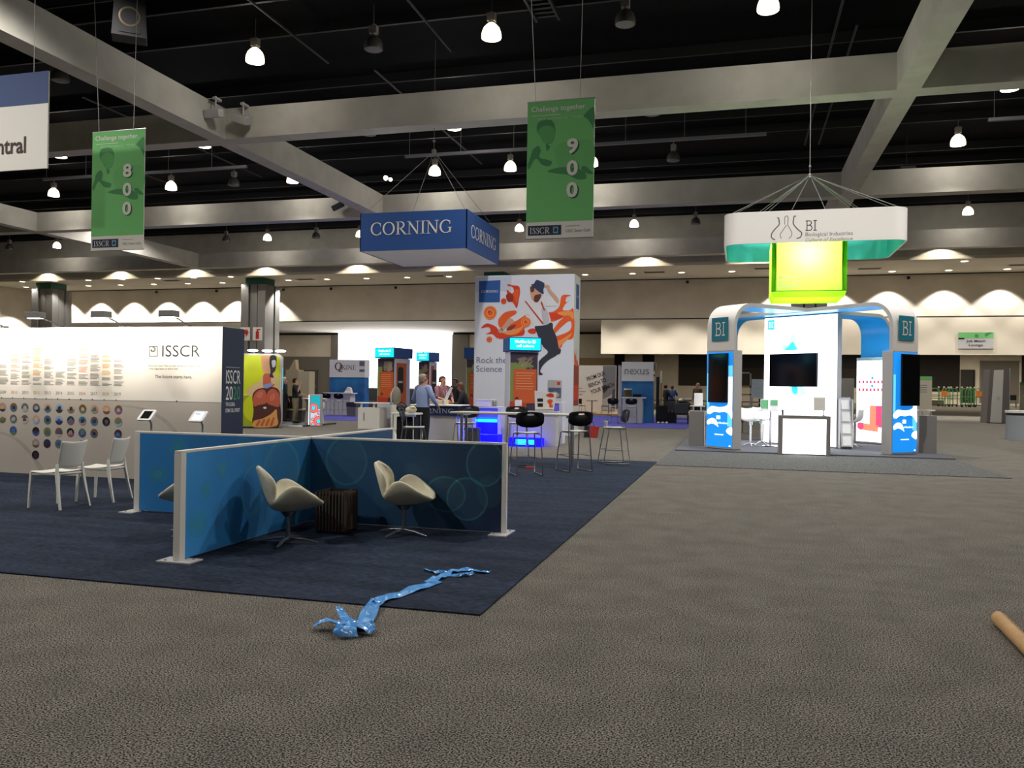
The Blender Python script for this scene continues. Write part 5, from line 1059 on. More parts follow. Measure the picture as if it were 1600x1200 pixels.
small('leaflet_box', 'small white upright box with red corner in front of the orange kiosk print', 'box', (-5.98, 22.35, .952), None, [('box', MB(m_white).box(0, .16, 0, .12, -.0, .3)), ('print', MB(o1).flat([(.09, .02), (.16, .02), (.16, .2)], (0, 0, 0), XR, ZU, .003))])
small('shelf_stand', 'plain grey stand carrying the leaning card and small white box', 'stand', (-6.3, 22.2, 0), None, [('body', MB(m_lgrey).box(.25, 1.5, .05, .45, 0, .9)), ('top', MB(m_lgrey).box(.2, 1.55, 0, .48, .9, .95))])
small('waste_bin', 'dark bin on the floor behind the long bar table', 'bin', (-6.95, 20.9, 0), None, [('body', MB(m_dgrey).box(0, .34, 0, .3, 0, .45)), ('liner', MB(mat('liner_blue', '#2a2f70', .6)).box(-.01, .35, -.01, .31, .45, .52))])
for i in range(5):
    small('sample_bottle', 'white sample bottle on floor left of the man, %s from the left' % ORD[i], 'bottle', (-9.05 + i * .17 + (.15 if i > 2 else 0), 21.2 + .05 * (i % 2), 0), None, [('bottle', MB(m_white).lathe([(.06, 0), (.06, .24), (.025, .32), (.025, .34)], 10)), ('cap', MB(m_offw).cyl((0, 0, 0), .03, .34, .38, 8))])
# ---------------------------------------------------------------- bar table and stools
def bar_stool(label, loc, heading, group='black-backed bar stools', first=[]):
    if first: return dup(first[0], loc, heading, label, group)
    t = thing('bar_stool', label, 'stool', loc, heading, group)       # forward is +X
    P = [[(x, y, .765 - .012 * math.cos(x * 7) + .015 * (y / .22) ** 2) for y in [(-.215 + .43 * j / 6) for j in range(7)]] for x in [-.2 + .4 * i / 6 for i in range(7)]]
    MB(m_lgrey).grid(P).build('seat', t, solid=.022, sub=1)
    # moulded back with a hand hole
    O_ = smooth2([(-.25, .94), (-.262, 1.02), (-.252, 1.1), (-.2, 1.135), (0, 1.15), (.2, 1.135), (.252, 1.1), (.262, 1.02), (.25, .94), (.16, .885), (0, .868), (-.16, .885)], 4); I_ = [(p[0] * .0 + .06 * math.cos(2 * PI * k / 48 + PI) , 1.105 + .017 * math.sin(2 * PI * k / 48 + PI) * -1) for k, p in enumerate(O_)]
    def bend(p): return (-.225 - .055 * (p[1] - .86) / .28 + .3 * p[0] ** 2, p[0], p[1])
    b = MB(m_blackpl); n_ = len(O_)
    ang = lambda p, c: math.atan2(p[1] - c[1], p[0] - c[0])
    inner = [(.07 * math.cos(ang(p, (0, 1.04))), 1.098 + .021 * math.sin(ang(p, (0, 1.04)))) for p in O_]
    mids = [((p[0] + q[0]) / 2, (p[1] + q[1]) / 2) for p, q in zip(O_, inner)]
    V = [bend(p) for p in O_] + [bend(p) for p in mids] + [bend(p) for p in inner]
    b.add(V, [(k, (k+1) % n_, n_ + (k+1) % n_, n_ + k) for k in range(n_)] + [(n_ + k, n_ + (k+1) % n_, 2*n_ + (k+1) % n_, 2*n_ + k) for k in range(n_)], m_blackpl, True)
    b.build('backrest', t, solid=.014)
    for s in (-1, 1):
        MB(m_stoolmetal).tube([(-.2, s * .225, .98), (-.185, s * .225, .75), (-.24, s * .235, .3), (-.275, s * .24, .02), (-.26, s * .24, .011), (.26, s * .24, .011), (.285, s * .24, .03), (.23, s * .225, .4), (.17, s * .2, .74)], .011, 7).build('side_frame', t)
    MB(m_stoolmetal).tube([(-.24, -.235, .3), (.245, -.228, .3), (.245, .228, .3), (-.24, .235, .3)], .009, 6).build('footrest', t)
    MB(m_stoolmetal).tube([(-.19, -.2, .742), (.17, -.19, .742), (.17, .19, .742), (-.19, .2, .742)], .009, 6).build('seat_rail', t)
    first.append(t); return t
bar_stool('black-backed bar stool nearest the camera, in front of the long bar table', (-3.74, 14.82, 0.013), R(119))
bar_stool('black-backed bar stool second nearest, at the right front of the long bar table', (-3.05, 15.84, .013), R(130))
bar_stool('bar stool seen from the side at right end of the long table', (-2.55, 17.7, .013), R(204))
bar_stool('bar stool on the far side of the long table, near the cyan-lamp plinth', (-5.05, 19.15, 0), R(-70))
bar_stool('bar stool on the far side of long table, by the left table legs', (-6.0, 18.1, .013), R(-85))
bar_stool('bar stool seen from the side at left, before the man in blue shirt', (-6.25, 15.6, .013), R(12))
t = thing('bar_table', 'long white-topped bar table on steel legs behind the front stools', 'table', (-4.55, 17.15, .013), R(-4))
MB(mat('table_top', '#b9b6ae', .45)).box(-1.4, 1.4, -.32, .32, 1.01, 1.05).build('top', t, bevel=.008)
for x in (-1.2, 1.22):
    for s in (-1, 1): MB(m_steel).tube([(x + .06 * s * (-1 if x < 0 else -1), s * .27, 0), (x + .06 * s * -1, s * .27, 1.01)], .032, 12).build('leg', t)
    MB(m_steel).box(x - .05, x + .05, -.28, .28, .97, 1.01).build('leg_bracket', t)
t = thing('bar_table', 'narrow white bar table with bags on top at left of the man', 'table', (-7.1, 17.3, .013)); MB(m_offw).box(-.28, .28, -.25, .25, .95, .99).build('top', t, bevel=.005)
for sx in (-1, 1):
    for sy in (-1, 1): MB(m_lgrey).tube([(sx * .25, sy * .22, 0), (sx * .24, sy * .21, .95)], .014, 6).build('leg', t)
MB(m_blackpl).box(-.22, .22, -.05, .2, .05, .9).build('dark_cabinet', t)
b = MB(m_black).ball((0, 0, .1), .13, .12, .1); small('bag', 'black bag slumped on the narrow white bar table', 'bag', (-7.24, 17.34, 1.005), None, [('body', b), ('strap', MB(m_blackpl).tube([(-.12, 0, .15), (0, -.02, .24), (.12, 0, .15)], .012, 5))])
b = MB(mat('cream_cloth', '#cfc7a8', .8)).ball((0, 0, .07), .13, .12, .07); small('bag', 'cream cloth bundle on the narrow white bar table', 'bag', (-6.97, 17.22, 1.005), None, [('body', b), ('fold', MB(mat('cream_cloth')).ball((.05, -.05, .12), .08, .06, .04))])
small('tote_bag', 'red and black tote bag on the grey floor beyond the side-on stool', 'bag', (-4.65, 27.0, 0), None, [('body', MB(mat('bag_red', '#a02a2a', .7)).prism([(-.22, 0), (.2, 0), (.26, .36), (-.2, .4)], (0, -.1, 0), XR, ZU, .2)), ('black_side', MB(m_black).flat([(-.21, .01), (-.02, .01), (-.04, .38), (-.2, .39)], (0, -.1, 0), XR, ZU, .004)), ('handles', MB(m_black).tube([(-.1, -.1, .38), (-.08, -.1, .5), (.08, -.1, .5), (.12, -.1, .37)], .012, 5))])
small('paper_cup', 'white paper cup on the seat of the side-on stool', 'cup', (-2.72, 17.62, .793), None, [('cup', MB(m_white).lathe([(.0001, 0), (.03, 0), (.042, .11), (.044, .112)], 12)), ('lid', MB(m_offw).cyl((0, 0, .11), .045, 0, .012, 12))])
small('power_plug', 'small dark cable with red plug on navy carpet under the nearest stool', 'cable', (-3.95, 15.95, .012), None, [('plug', MB(mat('plug_red', '#b23a24', .5)).box(-.08, .08, -.03, .03, 0, .04)), ('cable', MB(m_black).tube([(-.08, 0, .012), (-.25, .05, .012), (-.35, .3, .012), (-.2, .5, .012)], .01, 5))])
# ---------------------------------------------------------------- white and blue stand at left (QKINE)
m_qblue = noise_col(mat('stand_blue', rough=.6), '#1c5a94', '#2e78b4', 1.4, 3)
t = thing('stand_wall', 'white over blue stand wall lettered QKINE', 'exhibit stand', (-21.6, 41.5, .012))
MB(m_white).box(0, 2.1, 0, .6, 2.0, 2.96).build('white_header', t); MB(m_qblue).box(.02, 2.08, .02, .6, 0, 2.0).build('blue_wall', t)
l = MB(m_text); l.text('Q', (.32, 0, 2.38), XR, ZU, .42, .42, m_text, .006, serif=True); l.flat([(.52, 2.3), (.74, 2.28), (.76, 2.66), (.62, 2.7)], (0, 0, 0), XR, ZU, .003, m_lgrey); l.text('Q', (.34, 0, 2.38), XR, ZU, .42, .42, mat('q_red', '#a8432c', .6), .004, serif=True); l.text('KINE', (.74, 0, 2.42), XR, ZU, .24, .82, m_dgrey, .006, serif=True); l.build('lettering', t)
l = MB(m_grey); l.flat(rect(1.78, 2.08, 2.62, 2.88), (0, 0, 0), XR, ZU, .005, mat('qp_grey', '#6c6f80', .6)); l.flat(rect(1.78, 2.08, 2.3, 2.44), (0, 0, 0), XR, ZU, .005, mat('qp_grey')); l.build('grey_photos', t)
t = thing('stand_counter', 'white counter in front of the QKINE wall', 'counter', (-21.3, 40.4, .012)); MB(m_offw).box(0, 1.5, 0, .6, 0, 1.12).build('body', t); MB(m_white).box(-.05, 1.6, -.05, .65, 1.12, 1.17).build('top', t)
bar_stool('left bar stool at the white QKINE counter', (-20.45, 39.2, .013), R(90), 'stools at the far left counter'); bar_stool('right bar stool at the white QKINE counter', (-19.75, 39.2, .013), R(90), 'stools at the far left counter')
small('paper_bag', 'crumpled white bag on the QKINE counter', 'bag', (-20.05, 40.6, 1.185), None, [('body', MB(m_white).prism([(-.22, 0), (.2, 0), (.14, .26), (-.02, .3)], (0, 0, 0), XR, ZU, .2)), ('fold', MB(m_offw).box(-.05, .1, -.02, .2, .2, .24))])
small('waste_bin', 'grey bin on violet carpet right of the QKINE counter', 'bin', (-18.9, 38.9, .012), None, [('body', MB(m_grey).box(-.24, .24, -.2, .2, 0, .5)), ('lid', MB(m_dgrey).box(-.26, .26, -.22, .22, .5, .72))])
small('carton_stack', 'tall stack of tan cartons between standing man and QKINE wall', 'cartons', (-29.9, 52, 0), None, [('carton', MB(mat('kraft', '#a89678', .8)).box(-.5, .45, 0, .8, 0, 2.6)), ('carton', MB(mat('kraft_light', '#b8ad94', .8)).box(.45, 1.3, 0, .8, 0, 2.5)), ('carton', MB(mat('kraft')).prism([(-.25, 2.6), (.3, 2.6), (.22, 3.3), (.12, 3.3)], (0, 0, 0), XR, ZU, .4))])
small('lit_panel', 'bright white lit panel behind the man in khaki trousers', 'panel', (-31.5, 54, 0), None, [('frame', MB(m_grey).box(-.9, .9, 0, .1, 0, 2.2)), ('lit_face', MB(m_litw).box(-.85, .85, -.01, 0, .7, 2.1))])
small('low_shelf', 'dark low shelving left of the standing man', 'shelf', (-18.6, 31.6, 0), None, [('frame', MB(m_dgrey).box(-.9, .9, 0, .5, 0, .5)), ('top', MB(mat('tan_shelf', '#a08a6c', .7)).box(-.95, .95, -.05, .55, .5, .56)), ('boxes', MB(m_blackpl).box(-.6, .1, .05, .45, .56, .9).box(.2, .7, .05, .4, .56, 1.1))])
small('sofa', 'dark low lounge seating below the bright window', 'sofa', (-24.2, 56, 0), None, [('seat', MB(m_dgrey).box(-2.4, 2.4, 0, 1, 0, .45)), ('backrest', MB(m_dgrey).box(-2.4, 2.4, .8, 1.1, .45, 1.15)), ('cushion', MB(m_grey).box(-1.2, -.4, .4, .8, .45, .9))])
# ---------------------------------------------------------------- white and blue stand (nexus)
t = thing('stand_wall', 'white over blue stand wall lettered nexus', 'exhibit stand', (-5.47, 40.2, .012)); MB(m_white).box(0, 1.5, -.02, .6, 1.96, 2.88).build('white_header', t); MB(m_qblue).box(.01, 1.49, 0, .6, 0, 1.96).build('blue_wall', t)
l = MB(m_grey); l.text('ne', (.14, -.02, 2.28), XR, ZU, .26, .44, m_grey, .006); l.text('us', (.88, -.02, 2.28), XR, ZU, .26, .42, m_grey, .006)
for q in (_rib([(.6, 2.54), (.68, 2.47), (.7, 2.41), (.68, 2.35), (.6, 2.28)], [.035] * 5) + _rib([(.84, 2.54), (.76, 2.47), (.74, 2.41), (.76, 2.35), (.84, 2.28)], [.035] * 5)): l.flat(q, (0, -.02, 0), XR, ZU, .006)
l.build('lettering', t); MB(m_grey).box(1.5, 1.56, .1, .5, 2.2, 2.3).box(1.5, 1.6, .1, .5, 2.5, 2.85).build('side_screens', t)
t = thing('stand_counter', 'white counter in front of the nexus wall', 'counter', (-5.3, 39.3, .012)); MB(m_offw).box(0, .92, 0, .5, 0, 1.15).build('body', t); MB(m_white).box(-.04, 1.06, -.05, .55, 1.15, 1.2).build('top', t)
bar_stool('left bar stool at the white nexus counter', (-5.55, 38.5, .013), R(80), 'stools at the nexus counter'); bar_stool('right bar stool at the white nexus counter', (-4.75, 38.4, .013), R(92), 'stools at the nexus counter')
small('basket', 'olive brown hamper with white lid on the nexus counter', 'basket', (-5.1, 39.55, 1.215), None, [('body', MB(mat('olive', '#4c4830', .8)).cyl((0, 0, 0), .19, 0, .34, 14, r2=.21)), ('rim_band', MB(mat('tan_band', '#8a7c58', .8)).cyl((0, 0, 0), .2, .22, .25, 14)), ('lid', MB(m_white).cyl((.02, 0, 0), .19, .34, .4, 14))])
small('laptop', 'dark laptop on the nexus counter behind a stool back', 'laptop', (-4.65, 39.5, 1.215), None, [('base', MB(m_blackpl).box(-.2, .2, -.12, .12, 0, .02)), ('screen', MB(m_blackpl).box(-.2, .2, .1, .12, .02, .14))])
# ---------------------------------------------------------------- stand with the handwritten slogan
t = thing('stand_wall', 'pale stand wall with handwritten slogan on bench to bench and grey laboratory photo', 'exhibit stand', (-10.4, 53.5, .0))
MB(mat('slogan_white', '#e8e2d8', .6)).box(0, 2.75, 0, .15, 0, 3.08).build('wall_panel', t); ph = MB(mat('photo_grey', '#7e7f84', .6)); ph.flat(rect(1.9, 2.74, .15, 3.06), (0, 0, 0), XR, ZU, .004); ph.flat([(1.92, .9), (2.3, 1.1), (2.72, 1.4), (2.72, .2), (1.92, .2)], (0, 0, 0), XR, ZU, .006, mat('photo_pale', '#b4b2b2', .6)); ph.flat([(1.92, 1.75), (2.4, 1.75), (2.0, 1.3), (1.92, 1.35)], (0, 0, 0), XR, ZU, .007, m_dgrey); ph.flat([(2.45, .4), (2.7, .3), (2.7, 1.6), (2.55, 1.5)], (0, 0, 0), XR, ZU, .008, mat('photo_dark', '#4a4c54', .6)); ph.build('grey_photo', t)
l = MB(m_black); a = R(20); rv, uv = Vector((math.cos(a), 0, math.sin(a))), Vector((-math.sin(a), 0, math.cos(a)))
for k, (s, wd, dx) in enumerate((('FROM OUR', 1.25, 0), ('BENCH TO', 1.2, .12), ('YOUR BENCH', 1.6, .25))): l.text(s, Vector((.92 + dx, 0, 2.05 - .42 * k)), rv, uv, .27, wd, m_black, .012, bold=.01)
for k, wd in enumerate((.35, .55, .32)): l.text(('Culture', 'and tissue', 'models')[k], (.25, 0, 1.55 - .2 * k), XR, ZU, .1, wd, m_dgrey, .008)
l.build('lettering', t)
pl = MB(mat('wood_floor', '#b08f66', .5)).box(-13, -7.0, 49.9, 54.2, 0, .08).build('stand_floor'); prop(pl, 'raised pale wooden floor before the slogan wall', 'platform')
t = thing('round_table', 'small dark pedestal table before the slogan wall', 'table', (-8.75, 51.0, .08)); MB(m_dgrey).cyl((0, 0, 0), .36, .74, .77, 20).build('top', t); MB(m_dgrey).cyl((0, 0, 0), .035, 0, .74, 10).build('pedestal', t); MB(m_dgrey).cyl((0, 0, 0), .3, 0, .03, 18).build('base', t)
def lounge(label, loc, rz):
    t = thing('side_chair', label, 'chair', loc, rz, 'dark chairs before the slogan wall'); MB(m_blackpl).box(-.22, .22, -.22, .22, .42, .46).build('seat', t); MB(m_blackpl).box(-.24, -.2, -.22, .22, .56, .88).build('backrest', t)
    for sx in (-1, 1):
        for sy in (-1, 1): MB(m_stoolmetal).tube([(sx * .2, sy * .2, .42), (sx * .24, sy * .21, 0)], .012, 6).build('leg', t)
    MB(m_stoolmetal).tube([(-.22, -.2, .44), (-.23, -.2, .6)], .012, 5).tube([(-.22, .2, .44), (-.23, .2, .6)], .012, 5).build('back_posts', t)
lounge('dark chair left of the small pedestal table', (-9.45, 50.9, .08), R(70)); lounge('dark chair right of the small pedestal table', (-7.95, 51.1, .08), R(185))
small('roll_up_column', 'slim white cylindrical column left of the nexus wall', 'display column', (-6.72, 49.0, 0), None, [('column', MB(m_lgrey).cyl((0, 0, 0), .15, 0, 2.95, 16)), ('dark_back', MB(m_dgrey).box(.16, .34, .1, .2, .3, 3.0)), ('cap', MB(m_dgrey).cyl((0, 0, 0), .17, 2.95, 3.02, 16))])
# things standing by the nexus stand
small('suitcase', 'tall black suitcase right beside the nexus wall', 'suitcase', (-3.55, 40.1, .012), None, [('shell', MB(m_blackpl).box(-.25, .25, -.15, .15, .05, .82)), ('handle', MB(m_black).tube([(-.12, .1, .82), (-.12, .1, 1.1), (.12, .1, 1.1), (.12, .1, .82)], .012, 5)), ('wheels', MB(m_black).cyl((-.2, 0, 0), .04, 0, .05, 8).cyl((.2, 0, 0), .04, 0, .05, 8))])
small('equipment_case', 'dark ribbed equipment case stack left of the coat-covered chair', 'case', (-3.15, 40.6, .012), None, [('lower_case', MB(m_black).box(-.25, .25, -.3, .3, 0, .55)), ('upper_case', MB(m_dgrey).box(-.23, .23, -.28, .28, .56, 1.0)), ('latches', MB(m_grey).box(-.1, -.05, -.31, -.28, .5, .6).box(.05, .1, -.31, -.28, .5, .6))])
t = thing('armchair', 'dark chair with grey coat and bag over it, right of the nexus wall', 'chair', (-2.6, 40.0, .012)); MB(m_dgrey).box(-.3, .3, -.3, .3, .4, .5).build('seat', t); MB(mat('coat_grey', '#46484a', .9)).box(-.32, .32, -.36, -.28, .48, .95).build('draped_coat', t, bevel=.03)
for sx in (-1, 1):
    for sy in (-1, 1): MB(m_black).box(sx * .28 - .02, sx * .28 + .02, sy * .28 - .02, sy * .28 + .02, 0, .4).build('leg', t)
MB(m_black).box(-.3, .3, -.29, -.27, .2, .23).build('stretcher', t)
small('duffel_bag', 'black duffel bag piled on the coat-covered chair', 'bag', (-2.55, 40.1, .52), None, [('body', MB(m_black).ball((0, 0, .3), .38, .2, .3)), ('pale_cloth', MB(m_offw).ball((-.1, -.1, .58), .14, .1, .08)), ('strap', MB(m_black).tube([(-.3, -.1, .35), (0, -.2, .62), (.3, -.1, .35)], .02, 5))])
for i, (x, y) in enumerate(((-3.62, 39.3), (-3.42, 39.25), (-3.25, 39.4))):
    small('scrap_paper', 'crumpled white paper on violet carpet, %s of three by the nexus wall' % ('left', 'middle', 'right')[i], 'paper', (x, y, .012), None, [('paper', MB(m_white).ball((0, 0, .045), .07, .06, .045, 7, 5))])
small('cable_posts', 'thin tan and dark upright poles right of the nexus wall', 'poles', (-3.8, 42.0, .013), None, [('tan_pole', MB(mat('pole_tan', '#9a8050', .6)).box(0, .1, 0, .1, 0, 1.9)), ('dark_pole', MB(m_black).box(-.2, -.05, 0, .1, 0, 2.2)), ('white_pole', MB(m_offw).box(-.02, .05, .2, .3, 1.4, 2.5))])
# far tables and dim furniture beyond
def desk(label, loc, wd, dp=.7, paper=True, h=.75):
    t = thing('folding_table', label, 'table', loc, 0, 'far folding tables'); MB(m_dgrey).box(-wd/2, wd/2, -dp/2, dp/2, h - .04, h).build('top', t)
    for sx in (-1, 1):
        for sy in (-1, 1): MB(m_black).box(sx * (wd/2 - .06) - .025, sx * (wd/2 - .06) + .025, sy * (dp/2 - .05) - .025, sy * (dp/2 - .05) + .025, 0, h - .04).build('leg', t)
    if paper: q = MB(m_white).box(-wd * .25, wd * .45, -dp * .3, dp * .3, h, h + .16); q.build('white_cover', t)
    return t
desk('far dark table with white sheets left of the glowing stand', (-4.0, 72, 0), 2.2); desk('far dark table seen through the left gap of the glowing stand', (-1.0, 60, 0), 2.4)
small('wire_rack', 'tall pale wire rack frame seen through left gap of the glowing stand', 'rack', (.0, 45, 0), None, [('frame', MB(m_lgrey).box(-.5, -.43, 0, .07, 0, 2.55).box(.5, .57, 0, .07, 0, 2.55).box(-.5, .57, 0, .07, 2.48, 2.55)), ('shelves', MB(mat('kraft')).box(-1.2, .9, 0, .5, 1.75, 1.85).box(-1.2, .9, 0, .5, 1.35, 1.42)), ('cartons', MB(mat('kraft_light')).box(-1.1, -.3, 0, .5, .5, 1.35))])
small('grid_panel', 'pale blue gridded display panel through left gap of the glowing stand', 'panel', (.5, 38, 0), None, [('panel', MB(mat('grid_pale', '#aebccc', .6)).box(0, .72, 0, .05, 1.3, 2.1)), ('grid_lines', MB(m_lgrey).box(0, .72, -.01, 0, 1.48, 1.5).box(0, .72, -.01, 0, 1.68, 1.7).box(0, .72, -.01, 0, 1.88, 1.9).box(.17, .19, -.01, 0, 1.3, 2.1).box(.35, .37, -.01, 0, 1.3, 2.1).box(.53, .55, -.01, 0, 1.3, 2.1)), ('dark_grid', MB(m_black).box(.3, .46, 0, .04, .9, 1.05).box(.5, .66, 0, .04, .9, 1.05).box(.3, .46, 0, .04, .7, .85).box(.5, .66, 0, .04, .7, .85).box(.3, .46, 0, .04, 1.1, 1.25).box(.5, .66, 0, .04, 1.1, 1.25)), ('posts', MB(m_grey).box(0, .04, .05, .09, 0, 2.1).box(.68, .72, .05, .09, 0, 2.1))])
t = thing('side_chair', 'maroon upholstered chair through the left gap of the glowing stand', 'chair', (-.1, 33.0, 0)); mm = mat('maroon', '#4a1a1e', .8); MB(mm).box(-.25, .25, -.25, .25, .38, .48).build('seat', t); MB(mm).box(-.25, .25, -.3, -.22, .48, 1.0).build('backrest', t, bevel=.03)
for sx in (-1, 1):
    for sy in (-1, 1): MB(m_black).box(sx * .22 - .015, sx * .22 + .015, sy * .22 - .015, sy * .22 + .015, 0, .38).build('leg', t)
small('display_board', 'dull green board behind the small white bar table', 'board', (.35, 31.0, 0), None, [('board', MB(mat('board_green', '#5f9a72', .7)).box(-.1, .85, 0, .05, .45, 1.0)), ('feet', MB(m_grey).box(-.05, 0, 0, .05, 0, .45).box(.75, .8, 0, .05, 0, .45))])
small('grey_partition', 'grey upright panel seen behind the brochure rack', 'panel', (3.55, 33, 0), None, [('panel', MB(m_grey).box(-.05, .5, 0, .06, 0, 2.1)), ('brass_lamp', MB(mat('brass', '#8a6a30', .4, .6)).ball((.62, 0, 1.55), .06, .06, .12))])
# ---------------------------------------------------------------- right-hand background
t = thing('hanging_sign', 'small sign with green header reading Job Match Lounge on the cream band', 'sign', (14.6, 64.28, 4.72)); MB(m_lgrey).box(0, 2.2, 0, .05, 0, 1.12).build('sign_board', t); MB(m_bgreen).flat(rect(0, 2.2, .72, 1.12), (0, 0, 0), XR, ZU, .004).flat(rect(0, .38, .64, .74), (0, 0, 0), XR, ZU, .006, m_black).flat(smooth2([(1.05, .78), (1.25, .78), (1.25, .95), (1.05, .98)], 3), (0, 0, 0), XR, ZU, .006, m_bgreen3).flat(smooth2([(1.7, .8), (1.9, .95), (2.1, 1.1), (1.8, 1.08), (1.65, .98)], 3), (0, 0, 0), XR, ZU, .006, m_bgreen3).build('green_header', t)
l = MB(m_text); l.text('Job Match', (1.1, 0, .39), XR, ZU, w=1.2, h=.21, m=m_text, off=.006, bold=.015, center=True); l.text('Lounge', (1.1, 0, .1), XR, ZU, w=.88, h=.23, m=m_text, off=.006, bold=.015, center=True); l.build('lettering', t)
t = thing('fabric_pillar', 'tall grey fabric pillar with pale front panel standing on the open floor at right', 'pillar', (13.55, 51.5, 0), R(10))
def frustum(b, x0, x1, y0, y1, x0t, x1t, z, m): b.add([(x0, y0, 0), (x1, y0, 0), (x1, y1, 0), (x0, y1, 0), (x0t, y0, z), (x1t, y0, z), (x1t, y1, z), (x0t, y1, z)], [(0, 1, 5, 4), (1, 2, 6, 5), (2, 3, 7, 6), (3, 0, 4, 7), (4, 5, 6, 7)], m)
b = MB(mat('pillar_grey', '#6e6664', .85)); frustum(b, -.58, .6, -.35, .4, -.42, .58, 2.95, None); b.build('fabric_cover', t); b = MB(mat('pillar_pale', '#cac6be', .8)); b.flat([(-.4, .05), (.2, .0), (.28, 2.93), (-.22, 2.9)], (0, -.35, 0), XR, ZU, .01); b.flat(disc2(.02, 1.35, .1, .12, 12), (0, -.35, 0), XR, ZU, .014, m_lgrey); b.build('pale_panel', t); MB(m_lgrey).box(.62, .66, -.3, -.26, 0, 3.0).build('edge_pole', t); MB(m_blackpl).box(-.55, .65, -.38, .42, 0, .03).build('foot', t)
t = thing('info_counter', 'curved grey counter with white top and black band, cut by the right edge', 'counter', (9.75, 33.0, 0)); MB(mat('counter_grey', '#8f9298', .5)).loft([(0, 0, 0, .72, .5), (0, 0, .86, .7, .48)], 28).build('body', t); MB(m_black).loft([(0, 0, .86, .69, .47), (0, 0, .95, .69, .47)], 28).build('black_band', t); MB(m_offw).loft([(0, 0, .95, .74, .52), (0, 0, 1.03, .74, .52)], 28).build('top', t)
for x, y, lab in ((9.55, 49.8, 'pale standing sign with green header just right of the glowing stand'), (20.3, 69.7, 'pale standing sign with green header at the far right edge')):
    t = thing('standing_sign', lab, 'sign', (x, y, 0), 0, 'pale standing signs with green headers'); MB(mat('sign_pale', '#c4bda8', .7)).box(-.3, .5, 0, .06, 0, 2.3).build('board', t); MB(m_bgreen).box(-.3, .5, -.005, .06, 2.3, 2.5).build('green_header', t); l = MB(m_grey)
    for k in range(4): l.flat(rect(-.2, .25, 2.0 - k * .12, 2.03 - k * .12), (0, 0, 0), XR, ZU, .004)
    l.build('lettering', t)
mg = mat('cart_green', '#3f8a4a', .5)
def cart(label, loc, rz, first=[]):
    if first: return dup(first[0], loc, rz, label, 'green tubular carts by the far wall')
    t = thing('tubular_cart', label, 'cart', loc, rz, 'green tubular carts by the far wall'); b = MB(mg)
    for s in (-1, 1):
        b.tube([(s * .5, -.3, .25), (s * .5, -.3, 1.9), (s * .3, -.3, 2.15), (-s * .0, -.3, 2.2)], .05, 6).tube([(s * .5, .3, .25), (s * .5, .3, 1.9), (s * .3, .3, 2.15), (0, .3, 2.2)], .05, 6).tube([(s * .5, -.3, .9), (s * .5, .3, .9)], .04, 6).tube([(-.5, s * .3, 1.2), (.5, s * .3, 1.2)], .04, 6)
    b.build('tube_frame', t); MB(m_dgrey).box(-.55, .55, -.35, .35, .2, .28).build('deck', t); w_ = MB(m_black)
    for sx in (-1, 1):
        for sy in (-1, 1): w_.ball((sx * .45, sy * .28, .1), .1, .06, .1, 8, 6)
    w_.build('wheels', t); MB(m_lgrey).ball((-.45, 0, 2.3), .12).ball((.45, 0, 2.3), .12).build('knobs', t); first.append(t); return t
for i, (x, y, r_) in enumerate(((22.9, 112, 0), (24.0, 110.5, 20), (24.9, 112, -10), (25.9, 110, 0), (26.9, 112, 15), (27.4, 110.5, -10))): cart('green tubular cart, %s from the left by the far wall' % ORD[i], (x, y, 0), R(r_))
for x, z, lab in ((23.55, 1.25, 'orange bag hung on the left green carts'), (27.3, 1.25, 'orange bag hung on the right green carts')): small('orange_bag', lab, 'bag', (x, 109.93, z), None, [('body', MB(mat('bag_orange', '#d8782c', .6)).box(-.3, .3, 0, .3, 0, .65)), ('handle', MB(m_dgrey).tube([(-.2, 0, .6), (0, 0, .85), (.2, 0, .6)], .03, 5))])
small('far_bench', 'long low bench with bright white top at the far right wall', 'bench', (22.4, 116, 0), None, [('bench', MB(m_midwall).box(-3, 2.4, 0, .8, 0, .7)), ('white_top', MB(mat('bench_white', '#fff4e0', .5)).box(-2.6, 2.0, -.05, .8, .7, .85))])
for x, y, lab in ((30.2, 108, 'small dark box on a stand left of the fabric pillar'), (36.3, 108, 'small dark box on a stand right of the fabric pillar'), (19.6, 108, 'small dark box on a stand right of the left standing sign')): small('dark_case', lab, 'box', (x, y, 0), None, [('box', MB(m_blackpl).box(-.45, .45, 0, .5, .9, 1.5)), ('stand', MB(m_grey).box(-.5, .5, 0, .5, .82, .9).box(-.5, -.45, 0, .5, 0, .82).box(.45, .5, 0, .5, 0, .82))])
